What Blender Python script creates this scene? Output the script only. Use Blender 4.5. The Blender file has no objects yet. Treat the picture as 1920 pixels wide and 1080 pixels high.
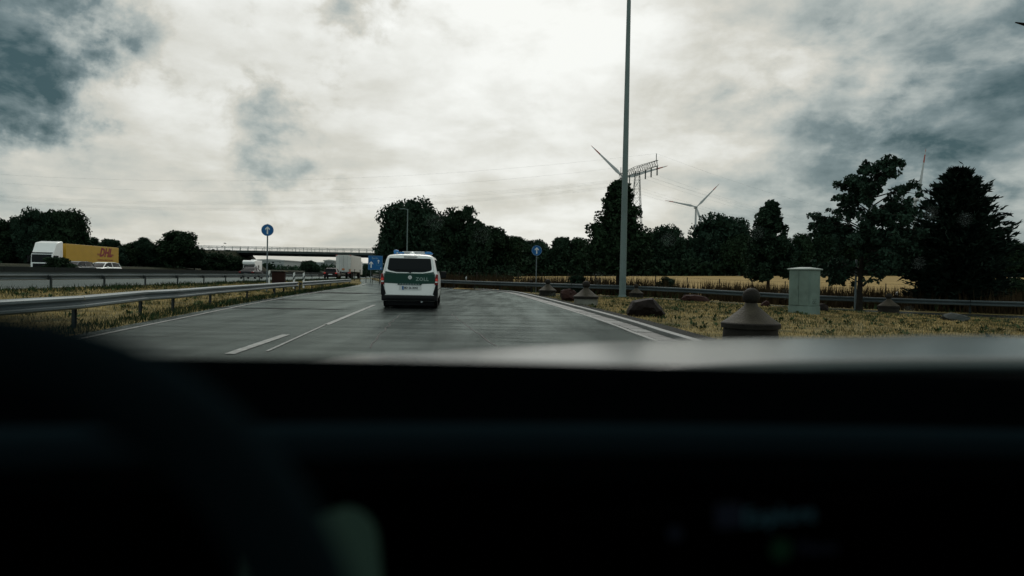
import bpy, bmesh, math, random
import numpy as np
from mathutils import Vector, Matrix, Euler

R = math.radians
rnd = random.Random(7)
rng = np.random.default_rng(11)
scene = bpy.context.scene
C = scene.collection

# ------------------------------------------------------------------ camera
CAM_H = 1.2
FPX = 1280.0
cam_data = bpy.data.cameras.new('camera')
cam_data.lens = 24.0
cam_data.sensor_width = 36.0
cam_data.clip_start = 0.02
cam_data.clip_end = 6000.0
cam_data.dof.use_dof = True
cam_data.dof.focus_distance = 24.0
cam_data.dof.aperture_fstop = 1.6
cam = bpy.data.objects.new('camera', cam_data)
C.objects.link(cam)
CAM_M = Matrix.Rotation(R(90 - 0.985), 3, 'X') @ Matrix.Rotation(R(1.1), 3, 'Z')
cam.matrix_world = Matrix.Translation((0, 0, CAM_H)) @ CAM_M.to_4x4()
scene.camera = cam

# ------------------------------------------------------------------ render settings
scene.render.engine = 'CYCLES'
scene.cycles.use_denoising = True
scene.cycles.max_bounces = 6
scene.cycles.diffuse_bounces = 3
scene.cycles.glossy_bounces = 3
scene.cycles.transmission_bounces = 5
scene.cycles.transparent_max_bounces = 12
scene.cycles.sample_clamp_indirect = 4.0
scene.cycles.caustics_reflective = False
scene.cycles.caustics_refractive = False
scene.view_settings.view_transform = 'Standard'
scene.view_settings.look = 'None'
scene.view_settings.gamma = 1.0
scene.view_settings.use_curve_mapping = False
scene.view_settings.exposure = 0.0

# ------------------------------------------------------------------ projection helpers (places on the ground read from sight lines)
def ray(px, py):
    return CAM_M @ Vector(((px - 960) / FPX, -(py - 540) / FPX, -1.0))
def at(px, py, depth):
    d = ray(px, py)
    return Vector((0, 0, CAM_H)) + d * (depth / d.y)

# ------------------------------------------------------------------ world: broken overcast
SUN_EL, SUN_AZ = R(42), R(3)          # azimuth measured from +Y towards +X
world = bpy.data.worlds.new('World')
scene.world = world
world.use_nodes = True
wt = world.node_tree
wt.nodes.clear()
def wn(t, **kw):
    n = wt.nodes.new(t)
    for k, v in kw.items():
        setattr(n, k, v)
    return n
def wl(a, b):
    wt.links.new(a, b)
def wmath(op, a, b=None, c=None, clamp=False):
    n = wn('ShaderNodeMath', operation=op, use_clamp=clamp)
    for i, v in enumerate((a, b, c)):
        if v is None:
            continue
        if isinstance(v, (int, float)):
            n.inputs[i].default_value = v
        else:
            wl(v, n.inputs[i])
    return n.outputs[0]
def wvmath(op, a, b=None, scale=None):
    n = wn('ShaderNodeVectorMath', operation=op)
    for i, v in enumerate((a, b)):
        if v is None:
            continue
        if isinstance(v, (tuple, list, Vector)):
            n.inputs[i].default_value = tuple(v)
        else:
            wl(v, n.inputs[i])
    if scale is not None:
        n.inputs['Scale'].default_value = scale
    return n.outputs['Value'] if op in ('DISTANCE', 'LENGTH', 'DOT_PRODUCT') else n.outputs[0]
def wnoise(vec, scale, detail=6, rough=0.55, dist=0.0):
    n = wn('ShaderNodeTexNoise')
    n.inputs['Scale'].default_value = scale
    n.inputs['Detail'].default_value = detail
    n.inputs['Roughness'].default_value = rough
    n.inputs['Distortion'].default_value = dist
    wl(vec, n.inputs['Vector'])
    return n
tc = wn('ShaderNodeTexCoord')
dvec = wvmath('NORMALIZE', tc.outputs['Generated'])
sep = wn('ShaderNodeSeparateXYZ'); wl(dvec, sep.inputs[0])
zc = wmath('ADD', wmath('MAXIMUM', sep.outputs[2], 0.0), 0.16)
comb = wn('ShaderNodeCombineXYZ')
wl(wmath('DIVIDE', sep.outputs[0], zc), comb.inputs[0])
wl(wmath('DIVIDE', sep.outputs[1], zc), comb.inputs[1])
plane = comb.outputs[0]
def mapr(v, a, b, c, d):
    m = wn('ShaderNodeMapRange', interpolation_type='SMOOTHSTEP'); wl(v, m.inputs[0])
    for k_, x_ in enumerate((a, b, c, d)): m.inputs[k_ + 1].default_value = x_
    return m.outputs[0]
def stretched(kx, kz, off=0.0):
    c_ = wn('ShaderNodeCombineXYZ')
    wl(wmath('ADD', wmath('MULTIPLY', sep.outputs[0], kx), off), c_.inputs[0]); wl(wmath('MULTIPLY', sep.outputs[1], kx), c_.inputs[1]); wl(wmath('MULTIPLY', sep.outputs[2], kz), c_.inputs[2])
    return c_.outputs[0]
n_plane = mapr(wnoise(plane, 1.5, 10, 0.55, 0.15).outputs['Fac'], 0.30, 0.70, -0.5, 0.5)          # big rolls, smaller towards the horizon
n_roll = mapr(wnoise(stretched(5.0, 11.0), 1.0, 11, 0.57, 0.25).outputs['Fac'], 0.30, 0.70, -0.5, 0.5)    # flat-based heaps
n_puff = mapr(wnoise(stretched(14.0, 24.0, 3.0), 1.0, 9, 0.58, 0.2).outputs['Fac'], 0.30, 0.70, -0.5, 0.5)
n_edge = mapr(wnoise(stretched(9.0, 13.0, 7.3), 1.0, 12, 0.58, 0.2).outputs['Fac'], 0.28, 0.72, -0.5, 0.5)
n_dir = wnoise(dvec, 5.0, 7, 0.60, 0.1)
n_dir2 = wnoise(dvec, 15.0, 8, 0.62, 0.1)
warp = wvmath('SCALE', wvmath('SUBTRACT', n_dir.outputs['Color'], (0.5, 0.5, 0.5)), scale=0.22)
warp2 = wvmath('SCALE', wvmath('SUBTRACT', n_dir2.outputs['Color'], (0.5, 0.5, 0.5)), scale=0.09)
dwarp = wvmath('ADD', dvec, wvmath('ADD', warp, warp2))
def blob(px, py, r0, r1, w, vec=None):
    d = ray(px, py).normalized()
    return mapr(wvmath('DISTANCE', vec if vec is not None else dwarp, tuple(d)), r0, r1, w, 0.0)
def total(items):
    s_ = items[0]
    for i_ in items[1:]:
        s_ = wmath('ADD', s_, i_)
    return s_
soft = total([blob(2050, 190, 0.0, 0.62, 0.34), blob(1700, 250, 0.0, 0.36, 0.16), blob(1450, 200, 0.0, 0.30, 0.08), blob(1900, 60, 0.0, 0.16, 0.06), blob(-420, 250, 0.10, 0.34, 0.22)])
heap = total([blob(-150, 60, 0.03, 0.23, 1.05), blob(20, 175, 0.0, 0.12, 0.62), blob(60, 0, 0.0, 0.12, 0.60), blob(-40, 110, 0.0, 0.14, 0.35),
              blob(630, 5, 0.0, 0.10, 0.62), blob(430, 220, 0.02, 0.21, 0.30), blob(540, 150, 0.0, 0.11, 0.24), blob(495, 255, 0.0, 0.08, 0.24), blob(345, 208, 0.0, 0.08, 0.24), blob(318, 268, 0.0, 0.03, 0.40), blob(245, 128, 0.0, 0.07, 0.26),
              blob(560, 310, 0.0, 0.14, 0.22), blob(780, 300, 0.0, 0.08, 0.24), blob(1880, 265, 0.0, 0.18, 0.26), blob(1560, 215, 0.0, 0.22, 0.16), blob(1800, 60, 0.0, 0.18, 0.18), blob(1000, 190, 0.0, 0.25, 0.10)])
glow_dir = Vector((math.sin(SUN_AZ) * math.cos(SUN_EL), math.cos(SUN_AZ) * math.cos(SUN_EL), math.sin(SUN_EL)))
gm = mapr(wvmath('DISTANCE', dvec, tuple(glow_dir)), 0.20, 0.85, 0.27, 0.0)
field = wmath('ADD', heap, wmath('MULTIPLY', n_edge, 0.85))
cover = mapr(field, 0.12, 0.62, 0.0, 1.0)
deep = mapr(field, 0.20, 1.45, 0.05, 0.55)
tex = wmath('ADD', wmath('MULTIPLY', n_roll, 0.75), wmath('MULTIPLY', n_puff, 0.45))
dark = wmath('ADD', wmath('MULTIPLY', cover, wmath('MULTIPLY', deep, wmath('SUBTRACT', 1.0, wmath('MULTIPLY', n_puff, 0.5)))), wmath('MULTIPLY', soft, wmath('SUBTRACT', 1.0, wmath('MULTIPLY', tex, 0.75))))
lum = wmath('ADD', 0.745, gm)
lum = wmath('SUBTRACT', lum, dark)
lum = wmath('ADD', lum, wmath('MULTIPLY', n_plane, 0.17))
lum = wmath('ADD', lum, wmath('MULTIPLY', n_roll, 0.15))
lum = wmath('ADD', lum, wmath('MULTIPLY', n_puff, 0.06))
ramp = wn('ShaderNodeValToRGB')
wl(lum, ramp.inputs[0])
cr = ramp.color_ramp
cr.elements[0].position = 0.0; cr.elements[0].color = (0.040, 0.085, 0.095, 1)
cr.elements[1].position = 1.0; cr.elements[1].color = (0.96, 0.96, 0.93, 1)
for p, c in ((0.28, (0.18, 0.235, 0.245)), (0.50, (0.41, 0.45, 0.435)), (0.72, (0.65, 0.635, 0.575)), (0.88, (0.83, 0.825, 0.785))):
    e = cr.elements.new(p); e.color = (*c, 1)
sky = wn('ShaderNodeTexSky')
sky.sky_type = 'NISHITA'
sky.sun_disc = False
sky.sun_elevation = SUN_EL
sky.sun_rotation = SUN_AZ
sky.air_density = 1.0; sky.dust_density = 2.0
away = wn('ShaderNodeMapRange', interpolation_type='SMOOTHSTEP')      # cool tint added to the unseen sky away from the sun, cooling the shadows
wl(wvmath('DOT_PRODUCT', dvec, tuple(glow_dir)), away.inputs[0])
away.inputs[1].default_value = 0.72; away.inputs[2].default_value = -0.35
away.inputs[3].default_value = 0.0; away.inputs[4].default_value = 1.0
tint = wn('ShaderNodeMix', data_type='RGBA'); tint.blend_type = 'MULTIPLY'
wl(away.outputs[0], tint.inputs['Factor']); wl(ramp.outputs[0], tint.inputs['A'])
tint.inputs['B'].default_value = (0.80, 0.97, 1.06, 1)
cloud = wvmath('SCALE', tint.outputs['Result'], scale=10.0)
mixn = wn('ShaderNodeMix', data_type='RGBA')
mixn.inputs['Factor'].default_value = 0.96
wl(sky.outputs[0], mixn.inputs['A'])
wl(cloud, mixn.inputs['B'])
bg = wn('ShaderNodeBackground')
bg.inputs['Strength'].default_value = 0.10
wl(mixn.outputs['Result'], bg.inputs['Color'])
wout = wn('ShaderNodeOutputWorld')
wl(bg.outputs[0], wout.inputs['Surface'])

sun_data = bpy.data.lights.new('sun', 'SUN')
sun_data.energy = 1.0
sun_data.angle = R(25)
sun_data.color = (1.0, 0.97, 0.91)
sun = bpy.data.objects.new('sun', sun_data)
C.objects.link(sun)
sun.rotation_euler = (-glow_dir).to_track_quat('-Z', 'Y').to_euler()
sun.location = (0, 0, 60)

# ------------------------------------------------------------------ materials
MATS = {}
def mat(name, col, rough=0.6, metal=0.0, spec=0.5, var=0.0, vscale=4.0, col2=None, bump=0.0, bscale=30.0, emit=None, estr=0.0, coat=0.0, coords='Object', rvar=0.0, detail=5):
    if name in MATS:
        return MATS[name]
    m = bpy.data.materials.new(name)
    m.use_nodes = True
    nt = m.node_tree
    b = nt.nodes['Principled BSDF']
    b.inputs['Base Color'].default_value = (*col, 1)
    b.inputs['Roughness'].default_value = rough
    b.inputs['Metallic'].default_value = metal
    if rough >= 0.55 and spec == 0.5: spec = 0.12
    b.inputs['Specular IOR Level'].default_value = spec
    b.inputs['Coat Weight'].default_value = coat
    if emit:
        b.inputs['Emission Color'].default_value = (*emit, 1)
        b.inputs['Emission Strength'].default_value = estr
    if var or col2 or bump or rvar:
        t = nt.nodes.new('ShaderNodeTexCoord')
        src = t.outputs['Object']
        if coords == 'World':
            g = nt.nodes.new('ShaderNodeNewGeometry'); src = g.outputs['Position']
        n = nt.nodes.new('ShaderNodeTexNoise')
        n.inputs['Scale'].default_value = vscale
        n.inputs['Detail'].default_value = detail
        n.inputs['Roughness'].default_value = 0.6
        nt.links.new(src, n.inputs['Vector'])
        c2 = col2 if col2 else tuple(max(0, c * (1 - var)) for c in col)
        c1 = col if col2 else tuple(min(1, c * (1 + var)) for c in col)
        rp = nt.nodes.new('ShaderNodeValToRGB')
        rp.color_ramp.elements[0].position = 0.32; rp.color_ramp.elements[0].color = (*c2, 1)
        rp.color_ramp.elements[1].position = 0.68; rp.color_ramp.elements[1].color = (*c1, 1)
        nt.links.new(n.outputs['Fac'], rp.inputs[0])
        nt.links.new(rp.outputs[0], b.inputs['Base Color'])
        if rvar:
            mr = nt.nodes.new('ShaderNodeMapRange')
            mr.inputs[3].default_value = max(0.03, rough - rvar); mr.inputs[4].default_value = rough + rvar
            mr.inputs[1].default_value = 0.3; mr.inputs[2].default_value = 0.7
            nt.links.new(n.outputs['Fac'], mr.inputs[0]); nt.links.new(mr.outputs[0], b.inputs['Roughness'])
        if bump:
            n2 = nt.nodes.new('ShaderNodeTexNoise')
            n2.inputs['Scale'].default_value = bscale; n2.inputs['Detail'].default_value = 6
            nt.links.new(src, n2.inputs['Vector'])
            bp = nt.nodes.new('ShaderNodeBump'); bp.inputs['Strength'].default_value = bump; bp.inputs['Distance'].default_value = 0.05
            nt.links.new(n2.outputs['Fac'], bp.inputs['Height']); nt.links.new(bp.outputs[0], b.inputs['Normal'])
    MATS[name] = m
    return m

def wet_asphalt(name, base=0.024, rough=0.17, gloss=1.0):
    m = bpy.data.materials.new(name); m.use_nodes = True
    nt = m.node_tree; b = nt.nodes['Principled BSDF']
    g = nt.nodes.new('ShaderNodeNewGeometry')
    def noise(vec, sc, det, ro):
        n = nt.nodes.new('ShaderNodeTexNoise'); n.inputs['Scale'].default_value = sc; n.inputs['Detail'].default_value = det; n.inputs['Roughness'].default_value = ro
        nt.links.new(vec, n.inputs['Vector']); return n.outputs['Fac']
    mp = nt.nodes.new('ShaderNodeMapping'); mp.inputs['Rotation'].default_value = (0, 0, R(-5)); mp.inputs['Scale'].default_value = (0.9, 0.10, 1)
    nt.links.new(g.outputs['Position'], mp.inputs['Vector'])
    mp2 = nt.nodes.new('ShaderNodeMapping'); mp2.inputs['Rotation'].default_value = (0, 0, R(-5)); mp2.inputs['Scale'].default_value = (0.22, 1.5, 1)
    nt.links.new(g.outputs['Position'], mp2.inputs['Vector'])
    tracks = noise(mp.outputs[0], 1.6, 4, 0.55)
    cross = noise(mp2.outputs[0], 1.1, 5, 0.6)
    grain = noise(g.outputs['Position'], 26.0, 8, 0.8)
    add = nt.nodes.new('ShaderNodeMath'); add.operation = 'ADD'
    nt.links.new(tracks, add.inputs[0]); nt.links.new(cross, add.inputs[1])
    mr = nt.nodes.new('ShaderNodeMapRange')
    mr.inputs[1].default_value = 0.72; mr.inputs[2].default_value = 1.28
    mr.inputs[3].default_value = rough - 0.06; mr.inputs[4].default_value = rough + 0.07
    nt.links.new(add.outputs[0], mr.inputs[0]); nt.links.new(mr.outputs[0], b.inputs['Roughness'])
    rp = nt.nodes.new('ShaderNodeValToRGB')
    rp.color_ramp.elements[0].position = 0.3; rp.color_ramp.elements[0].color = (base * 0.70, base * 0.80, base * 0.80, 1)
    rp.color_ramp.elements[1].position = 0.7; rp.color_ramp.elements[1].color = (base * 1.20, base * 1.32, base * 1.28, 1)
    nt.links.new(cross, rp.inputs[0])
    mg = nt.nodes.new('ShaderNodeMix'); mg.data_type = 'RGBA'; mg.blend_type = 'MULTIPLY'; mg.inputs['Factor'].default_value = 0.6
    rp2 = nt.nodes.new('ShaderNodeValToRGB')
    rp2.color_ramp.elements[0].position = 0.35; rp2.color_ramp.elements[0].color = (0.35, 0.35, 0.35, 1)
    rp2.color_ramp.elements[1].position = 0.65; rp2.color_ramp.elements[1].color = (1.8, 1.8, 1.8, 1)
    nt.links.new(grain, rp2.inputs[0])
    nt.links.new(rp.outputs[0], mg.inputs['A']); nt.links.new(rp2.outputs[0], mg.inputs['B'])
    nt.links.new(mg.outputs['Result'], b.inputs['Base Color'])
    bp = nt.nodes.new('ShaderNodeBump'); bp.inputs['Strength'].default_value = 0.55; bp.inputs['Distance'].default_value = 0.016
    nt.links.new(grain, bp.inputs['Height']); nt.links.new(bp.outputs[0], b.inputs['Normal'])
    b.inputs['Specular IOR Level'].default_value = 0.0
    gl = nt.nodes.new('ShaderNodeBsdfGlossy'); gl.inputs['Color'].default_value = (0.31 * gloss, 0.36 * gloss, 0.348 * gloss, 1)     # thin water film, coloured grey to weaken its reflections
    nt.links.new(mr.outputs[0], gl.inputs['Roughness']); nt.links.new(bp.outputs[0], gl.inputs['Normal'])
    fr = nt.nodes.new('ShaderNodeFresnel'); fr.inputs['IOR'].default_value = 1.36
    nt.links.new(bp.outputs[0], fr.inputs['Normal'])
    mx = nt.nodes.new('ShaderNodeMixShader')
    nt.links.new(fr.outputs[0], mx.inputs[0]); nt.links.new(b.outputs[0], mx.inputs[1]); nt.links.new(gl.outputs[0], mx.inputs[2])
    nt.links.new(mx.outputs[0], nt.nodes['Material Output'].inputs['Surface'])
    MATS[name] = m
    return m

def grass_ground(name, c1, c2, c3, sc):
    m = bpy.data.materials.new(name); m.use_nodes = True
    nt = m.node_tree; b = nt.nodes['Principled BSDF']
    g = nt.nodes.new('ShaderNodeNewGeometry')
    n = nt.nodes.new('ShaderNodeTexNoise'); n.inputs['Scale'].default_value = sc; n.inputs['Detail'].default_value = 8; n.inputs['Roughness'].default_value = 0.7
    nt.links.new(g.outputs['Position'], n.inputs['Vector'])
    rp = nt.nodes.new('ShaderNodeValToRGB')
    e = rp.color_ramp.elements
    e[0].position = 0.36; e[0].color = (*c3, 1); e[1].position = 0.66; e[1].color = (*c1, 1)
    x = e.new(0.48); x.color = (*c2, 1)
    nt.links.new(n.outputs['Fac'], rp.inputs[0]); nt.links.new(rp.outputs[0], b.inputs['Base Color'])
    b.inputs['Roughness'].default_value = 0.95; b.inputs['Specular IOR Level'].default_value = 0.1
    n2 = nt.nodes.new('ShaderNodeTexNoise'); n2.inputs['Scale'].default_value = 14; n2.inputs['Detail'].default_value = 6
    nt.links.new(g.outputs['Position'], n2.inputs['Vector'])
    bp = nt.nodes.new('ShaderNodeBump'); bp.inputs['Strength'].default_value = 0.8; bp.inputs['Distance'].default_value = 0.08
    nt.links.new(n2.outputs['Fac'], bp.inputs['Height']); nt.links.new(bp.outputs[0], b.inputs['Normal'])
    MATS[name] = m
    return m

def leaf_mat(name, col, var=0.45, sc=0.9, patch=None):
    m = bpy.data.materials.new(name); m.use_nodes = True
    nt = m.node_tree; b = nt.nodes['Principled BSDF']
    oi = nt.nodes.new('ShaderNodeObjectInfo')
    g = nt.nodes.new('ShaderNodeNewGeometry')
    n = nt.nodes.new('ShaderNodeTexNoise'); n.inputs['Scale'].default_value = sc; n.inputs['Detail'].default_value = 4
    nt.links.new(g.outputs['Position'], n.inputs['Vector'])
    rp = nt.nodes.new('ShaderNodeValToRGB'); e = rp.color_ramp.elements
    e[0].position = 0.35; e[0].color = tuple(c * (1 - var) for c in col) + (1,)
    e[1].position = 0.68; e[1].color = tuple(c * (1 + var) for c in col) + (1,)
    nt.links.new(n.outputs['Fac'], rp.inputs[0])
    base_out = rp.outputs[0]
    if patch:
        n3 = nt.nodes.new('ShaderNodeTexNoise'); n3.inputs['Scale'].default_value = 0.55; n3.inputs['Detail'].default_value = 5; n3.inputs['Roughness'].default_value = 0.65
        nt.links.new(g.outputs['Position'], n3.inputs['Vector'])
        mr3 = nt.nodes.new('ShaderNodeMapRange'); mr3.inputs[1].default_value = 0.42; mr3.inputs[2].default_value = 0.60
        nt.links.new(n3.outputs['Fac'], mr3.inputs[0])
        mx3 = nt.nodes.new('ShaderNodeMix'); mx3.data_type = 'RGBA'; mx3.inputs['A'].default_value = (*patch, 1)
        nt.links.new(mr3.outputs[0], mx3.inputs['Factor']); nt.links.new(rp.outputs[0], mx3.inputs['B']); base_out = mx3.outputs['Result']
    hs = nt.nodes.new('ShaderNodeHueSaturation')
    mr = nt.nodes.new('ShaderNodeMapRange'); mr.inputs[3].default_value = 0.47; mr.inputs[4].default_value = 0.53
    nt.links.new(oi.outputs['Random'], mr.inputs[0]); nt.links.new(mr.outputs[0], hs.inputs['Hue'])
    mr2 = nt.nodes.new('ShaderNodeMapRange'); mr2.inputs[3].default_value = 0.75; mr2.inputs[4].default_value = 1.2
    nt.links.new(oi.outputs['Random'], mr2.inputs[0]); nt.links.new(mr2.outputs[0], hs.inputs['Value'])
    nt.links.new(base_out, hs.inputs['Color']); nt.links.new(hs.outputs[0], b.inputs['Base Color'])
    b.inputs['Roughness'].default_value = 0.8; b.inputs['Specular IOR Level'].default_value = 0.03
    MATS[name] = m
    return m

M_ASPH = wet_asphalt('wet_asphalt')
M_HWY = wet_asphalt('wet_motorway', 0.026, 0.45, 0.5)
M_GROUND = grass_ground('verge_ground', (0.24, 0.185, 0.075), (0.13, 0.105, 0.042), (0.035, 0.04, 0.018), 0.8)
M_FIELD = grass_ground('stubble_field', (0.285, 0.205, 0.082), (0.25, 0.178, 0.070), (0.20, 0.142, 0.055), 0.20)
M_BANK = grass_ground('bank_grass', (0.026, 0.026, 0.012), (0.014, 0.018, 0.009), (0.008, 0.012, 0.007), 0.5)
M_DRY = leaf_mat('dry_grass', (0.47, 0.365, 0.15), 0.45, 2.2, (0.11, 0.096, 0.042))
M_EDGE = leaf_mat('edge_green', (0.020, 0.034, 0.015), 0.4, 1.2)
M_GREEN = leaf_mat('green_grass', (0.042, 0.066, 0.030), 0.4, 1.2)
M_WEED = leaf_mat('brown_weed', (0.040, 0.030, 0.015), 0.4, 1.5)
M_LEAF = leaf_mat('leaf_dark', (0.016, 0.032, 0.019))
M_LEAF2 = leaf_mat('leaf_mid', (0.020, 0.039, 0.022))
M_LEAF3 = leaf_mat('leaf_conifer', (0.009, 0.018, 0.013))
M_BARK = mat('bark', (0.016, 0.014, 0.011), 0.9, var=0.3, bump=0.5, bscale=12)
M_STEEL = mat('galvanised_steel', (0.098, 0.125, 0.132), 0.5, metal=0.25, var=0.18, vscale=2.5, bump=0.05)
M_POST = mat('post_steel', (0.030, 0.038, 0.040), 0.6, metal=0.2, var=0.2)
M_MAST = mat('mast_paint', (0.13, 0.172, 0.165), 0.55, metal=0.1, var=0.10, vscale=1.2)
M_WHITE = mat('white_paint', (0.82, 0.83, 0.81), 0.28, coat=0.3, var=0.03, vscale=2)
M_ROADPAINT = mat('road_paint', (0.17, 0.182, 0.175), 0.5, spec=0.2, var=0.6, vscale=9, coords='World')
M_BLACK = mat('black_plastic', (0.004, 0.005, 0.006), 0.55, spec=0.15)
M_RUBBER = mat('rubber', (0.005, 0.005, 0.005), 0.85, spec=0.1)
M_RIM = mat('wheel_rim', (0.32, 0.33, 0.34), 0.35, metal=0.8)
M_GLASS = mat('dark_glass', (0.003, 0.005, 0.006), 0.08, spec=0.13)
M_GREENV = mat('van_green', (0.005, 0.040, 0.028), 0.4, spec=0.25)
M_RED = mat('tail_red', (0.16, 0.008, 0.008), 0.25, spec=0.3)
M_REDLIT = mat('tail_lit', (0.5, 0.03, 0.02), 0.3, emit=(1.0, 0.07, 0.04), estr=0.07)
M_SIGNBLUE = mat('sign_blue', (0.004, 0.095, 0.27), 0.45, spec=0.25)
M_SIGNWHITE = mat('sign_white', (0.62, 0.64, 0.63), 0.45)
M_BLUELAMP = mat('beacon_blue', (0.005, 0.13, 0.34), 0.2, spec=0.6)
M_SILVER = mat('silver', (0.45, 0.47, 0.48), 0.35, metal=0.7)
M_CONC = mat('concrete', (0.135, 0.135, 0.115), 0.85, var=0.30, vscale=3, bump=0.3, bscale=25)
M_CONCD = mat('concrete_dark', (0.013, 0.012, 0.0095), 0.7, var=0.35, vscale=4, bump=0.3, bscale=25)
M_CONCB = mat('bridge_concrete', (0.055, 0.066, 0.062), 0.85, var=0.2, vscale=0.5)
M_KERB = mat('kerb_stone', (0.125, 0.137, 0.132), 0.45, spec=0.2, var=0.3, vscale=3, bump=0.2, rvar=0.15)
M_SOIL = mat('soil', (0.013, 0.015, 0.013), 0.9, var=0.4, vscale=6, bump=0.5, coords='World')
M_ROCK = mat('boulder', (0.0085, 0.006, 0.005), 0.75, var=0.35, vscale=3, bump=0.6, bscale=8)
M_ROCKR = mat('boulder_red', (0.022, 0.0095, 0.0075), 0.85, var=0.3, vscale=3, bump=0.6, bscale=8)
M_ROCKP = mat('boulder_pale', (0.035, 0.042, 0.04), 0.7, var=0.3, vscale=3, bump=0.6, bscale=8)
M_CAB = mat('cabinet_green', (0.12, 0.168, 0.146), 0.6, var=0.22, vscale=1.6, bump=0.05)
M_CABD = mat('cabinet_seam', (0.09, 0.12, 0.10), 0.7)
M_INK = mat('spray_ink', (0.015, 0.02, 0.02), 0.7)
M_YELLOW = mat('trailer_yellow', (0.43, 0.25, 0.010), 0.45, var=0.06, vscale=1)
M_DARKRED = mat('logo_red', (0.20, 0.004, 0.012), 0.5)
M_TRAILW = mat('trailer_white', (0.62, 0.62, 0.585), 0.5, var=0.06, vscale=1)
M_ORANGE = mat('reflector_orange', (0.55, 0.16, 0.02), 0.35)
M_WOOD = mat('bin_wood', (0.028, 0.013, 0.011), 0.8, var=0.3)
M_FENCE = mat('fence_post', (0.025, 0.025, 0.022), 0.8, var=0.2)
M_TURB = mat('turbine_white', (0.42, 0.43, 0.42), 0.5)
M_TURBR = mat('turbine_red', (0.33, 0.07, 0.05), 0.5)
M_LATT = mat('lattice_steel', (0.07, 0.09, 0.085), 0.6, metal=0.2)
M_HALL = mat('hall_grey', (0.34, 0.36, 0.35), 0.7, var=0.05)
M_HALLD = mat('hall_dark', (0.22, 0.24, 0.24), 0.7)
M_HALLR = mat('hall_roof', (0.50, 0.51, 0.49), 0.6)
M_CARDARK = mat('car_paint_dark', (0.006, 0.008, 0.011), 0.35, spec=0.2)
M_CARMAR = mat('car_paint_maroon', (0.014, 0.005, 0.007), 0.35, spec=0.2)
M_CARGREY = mat('car_paint_grey', (0.07, 0.085, 0.09), 0.35, spec=0.3)
M_BONNET = mat('bonnet_paint', (0.050, 0.068, 0.066), 0.24, metal=0.15, spec=0.4)
M_DASH = mat('dash_plastic', (0.0005, 0.0009, 0.0011), 0.85, spec=0.0)
M_DASH2 = mat('dash_sheen_roll', (0.0036, 0.0078, 0.0100), 0.8, spec=0.0)  # paler blue than the dash: sky sheen on the pad painted in
M_LEATHER = mat('wheel_leather', (0.0032, 0.0066, 0.0082), 0.8, spec=0.0)

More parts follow.
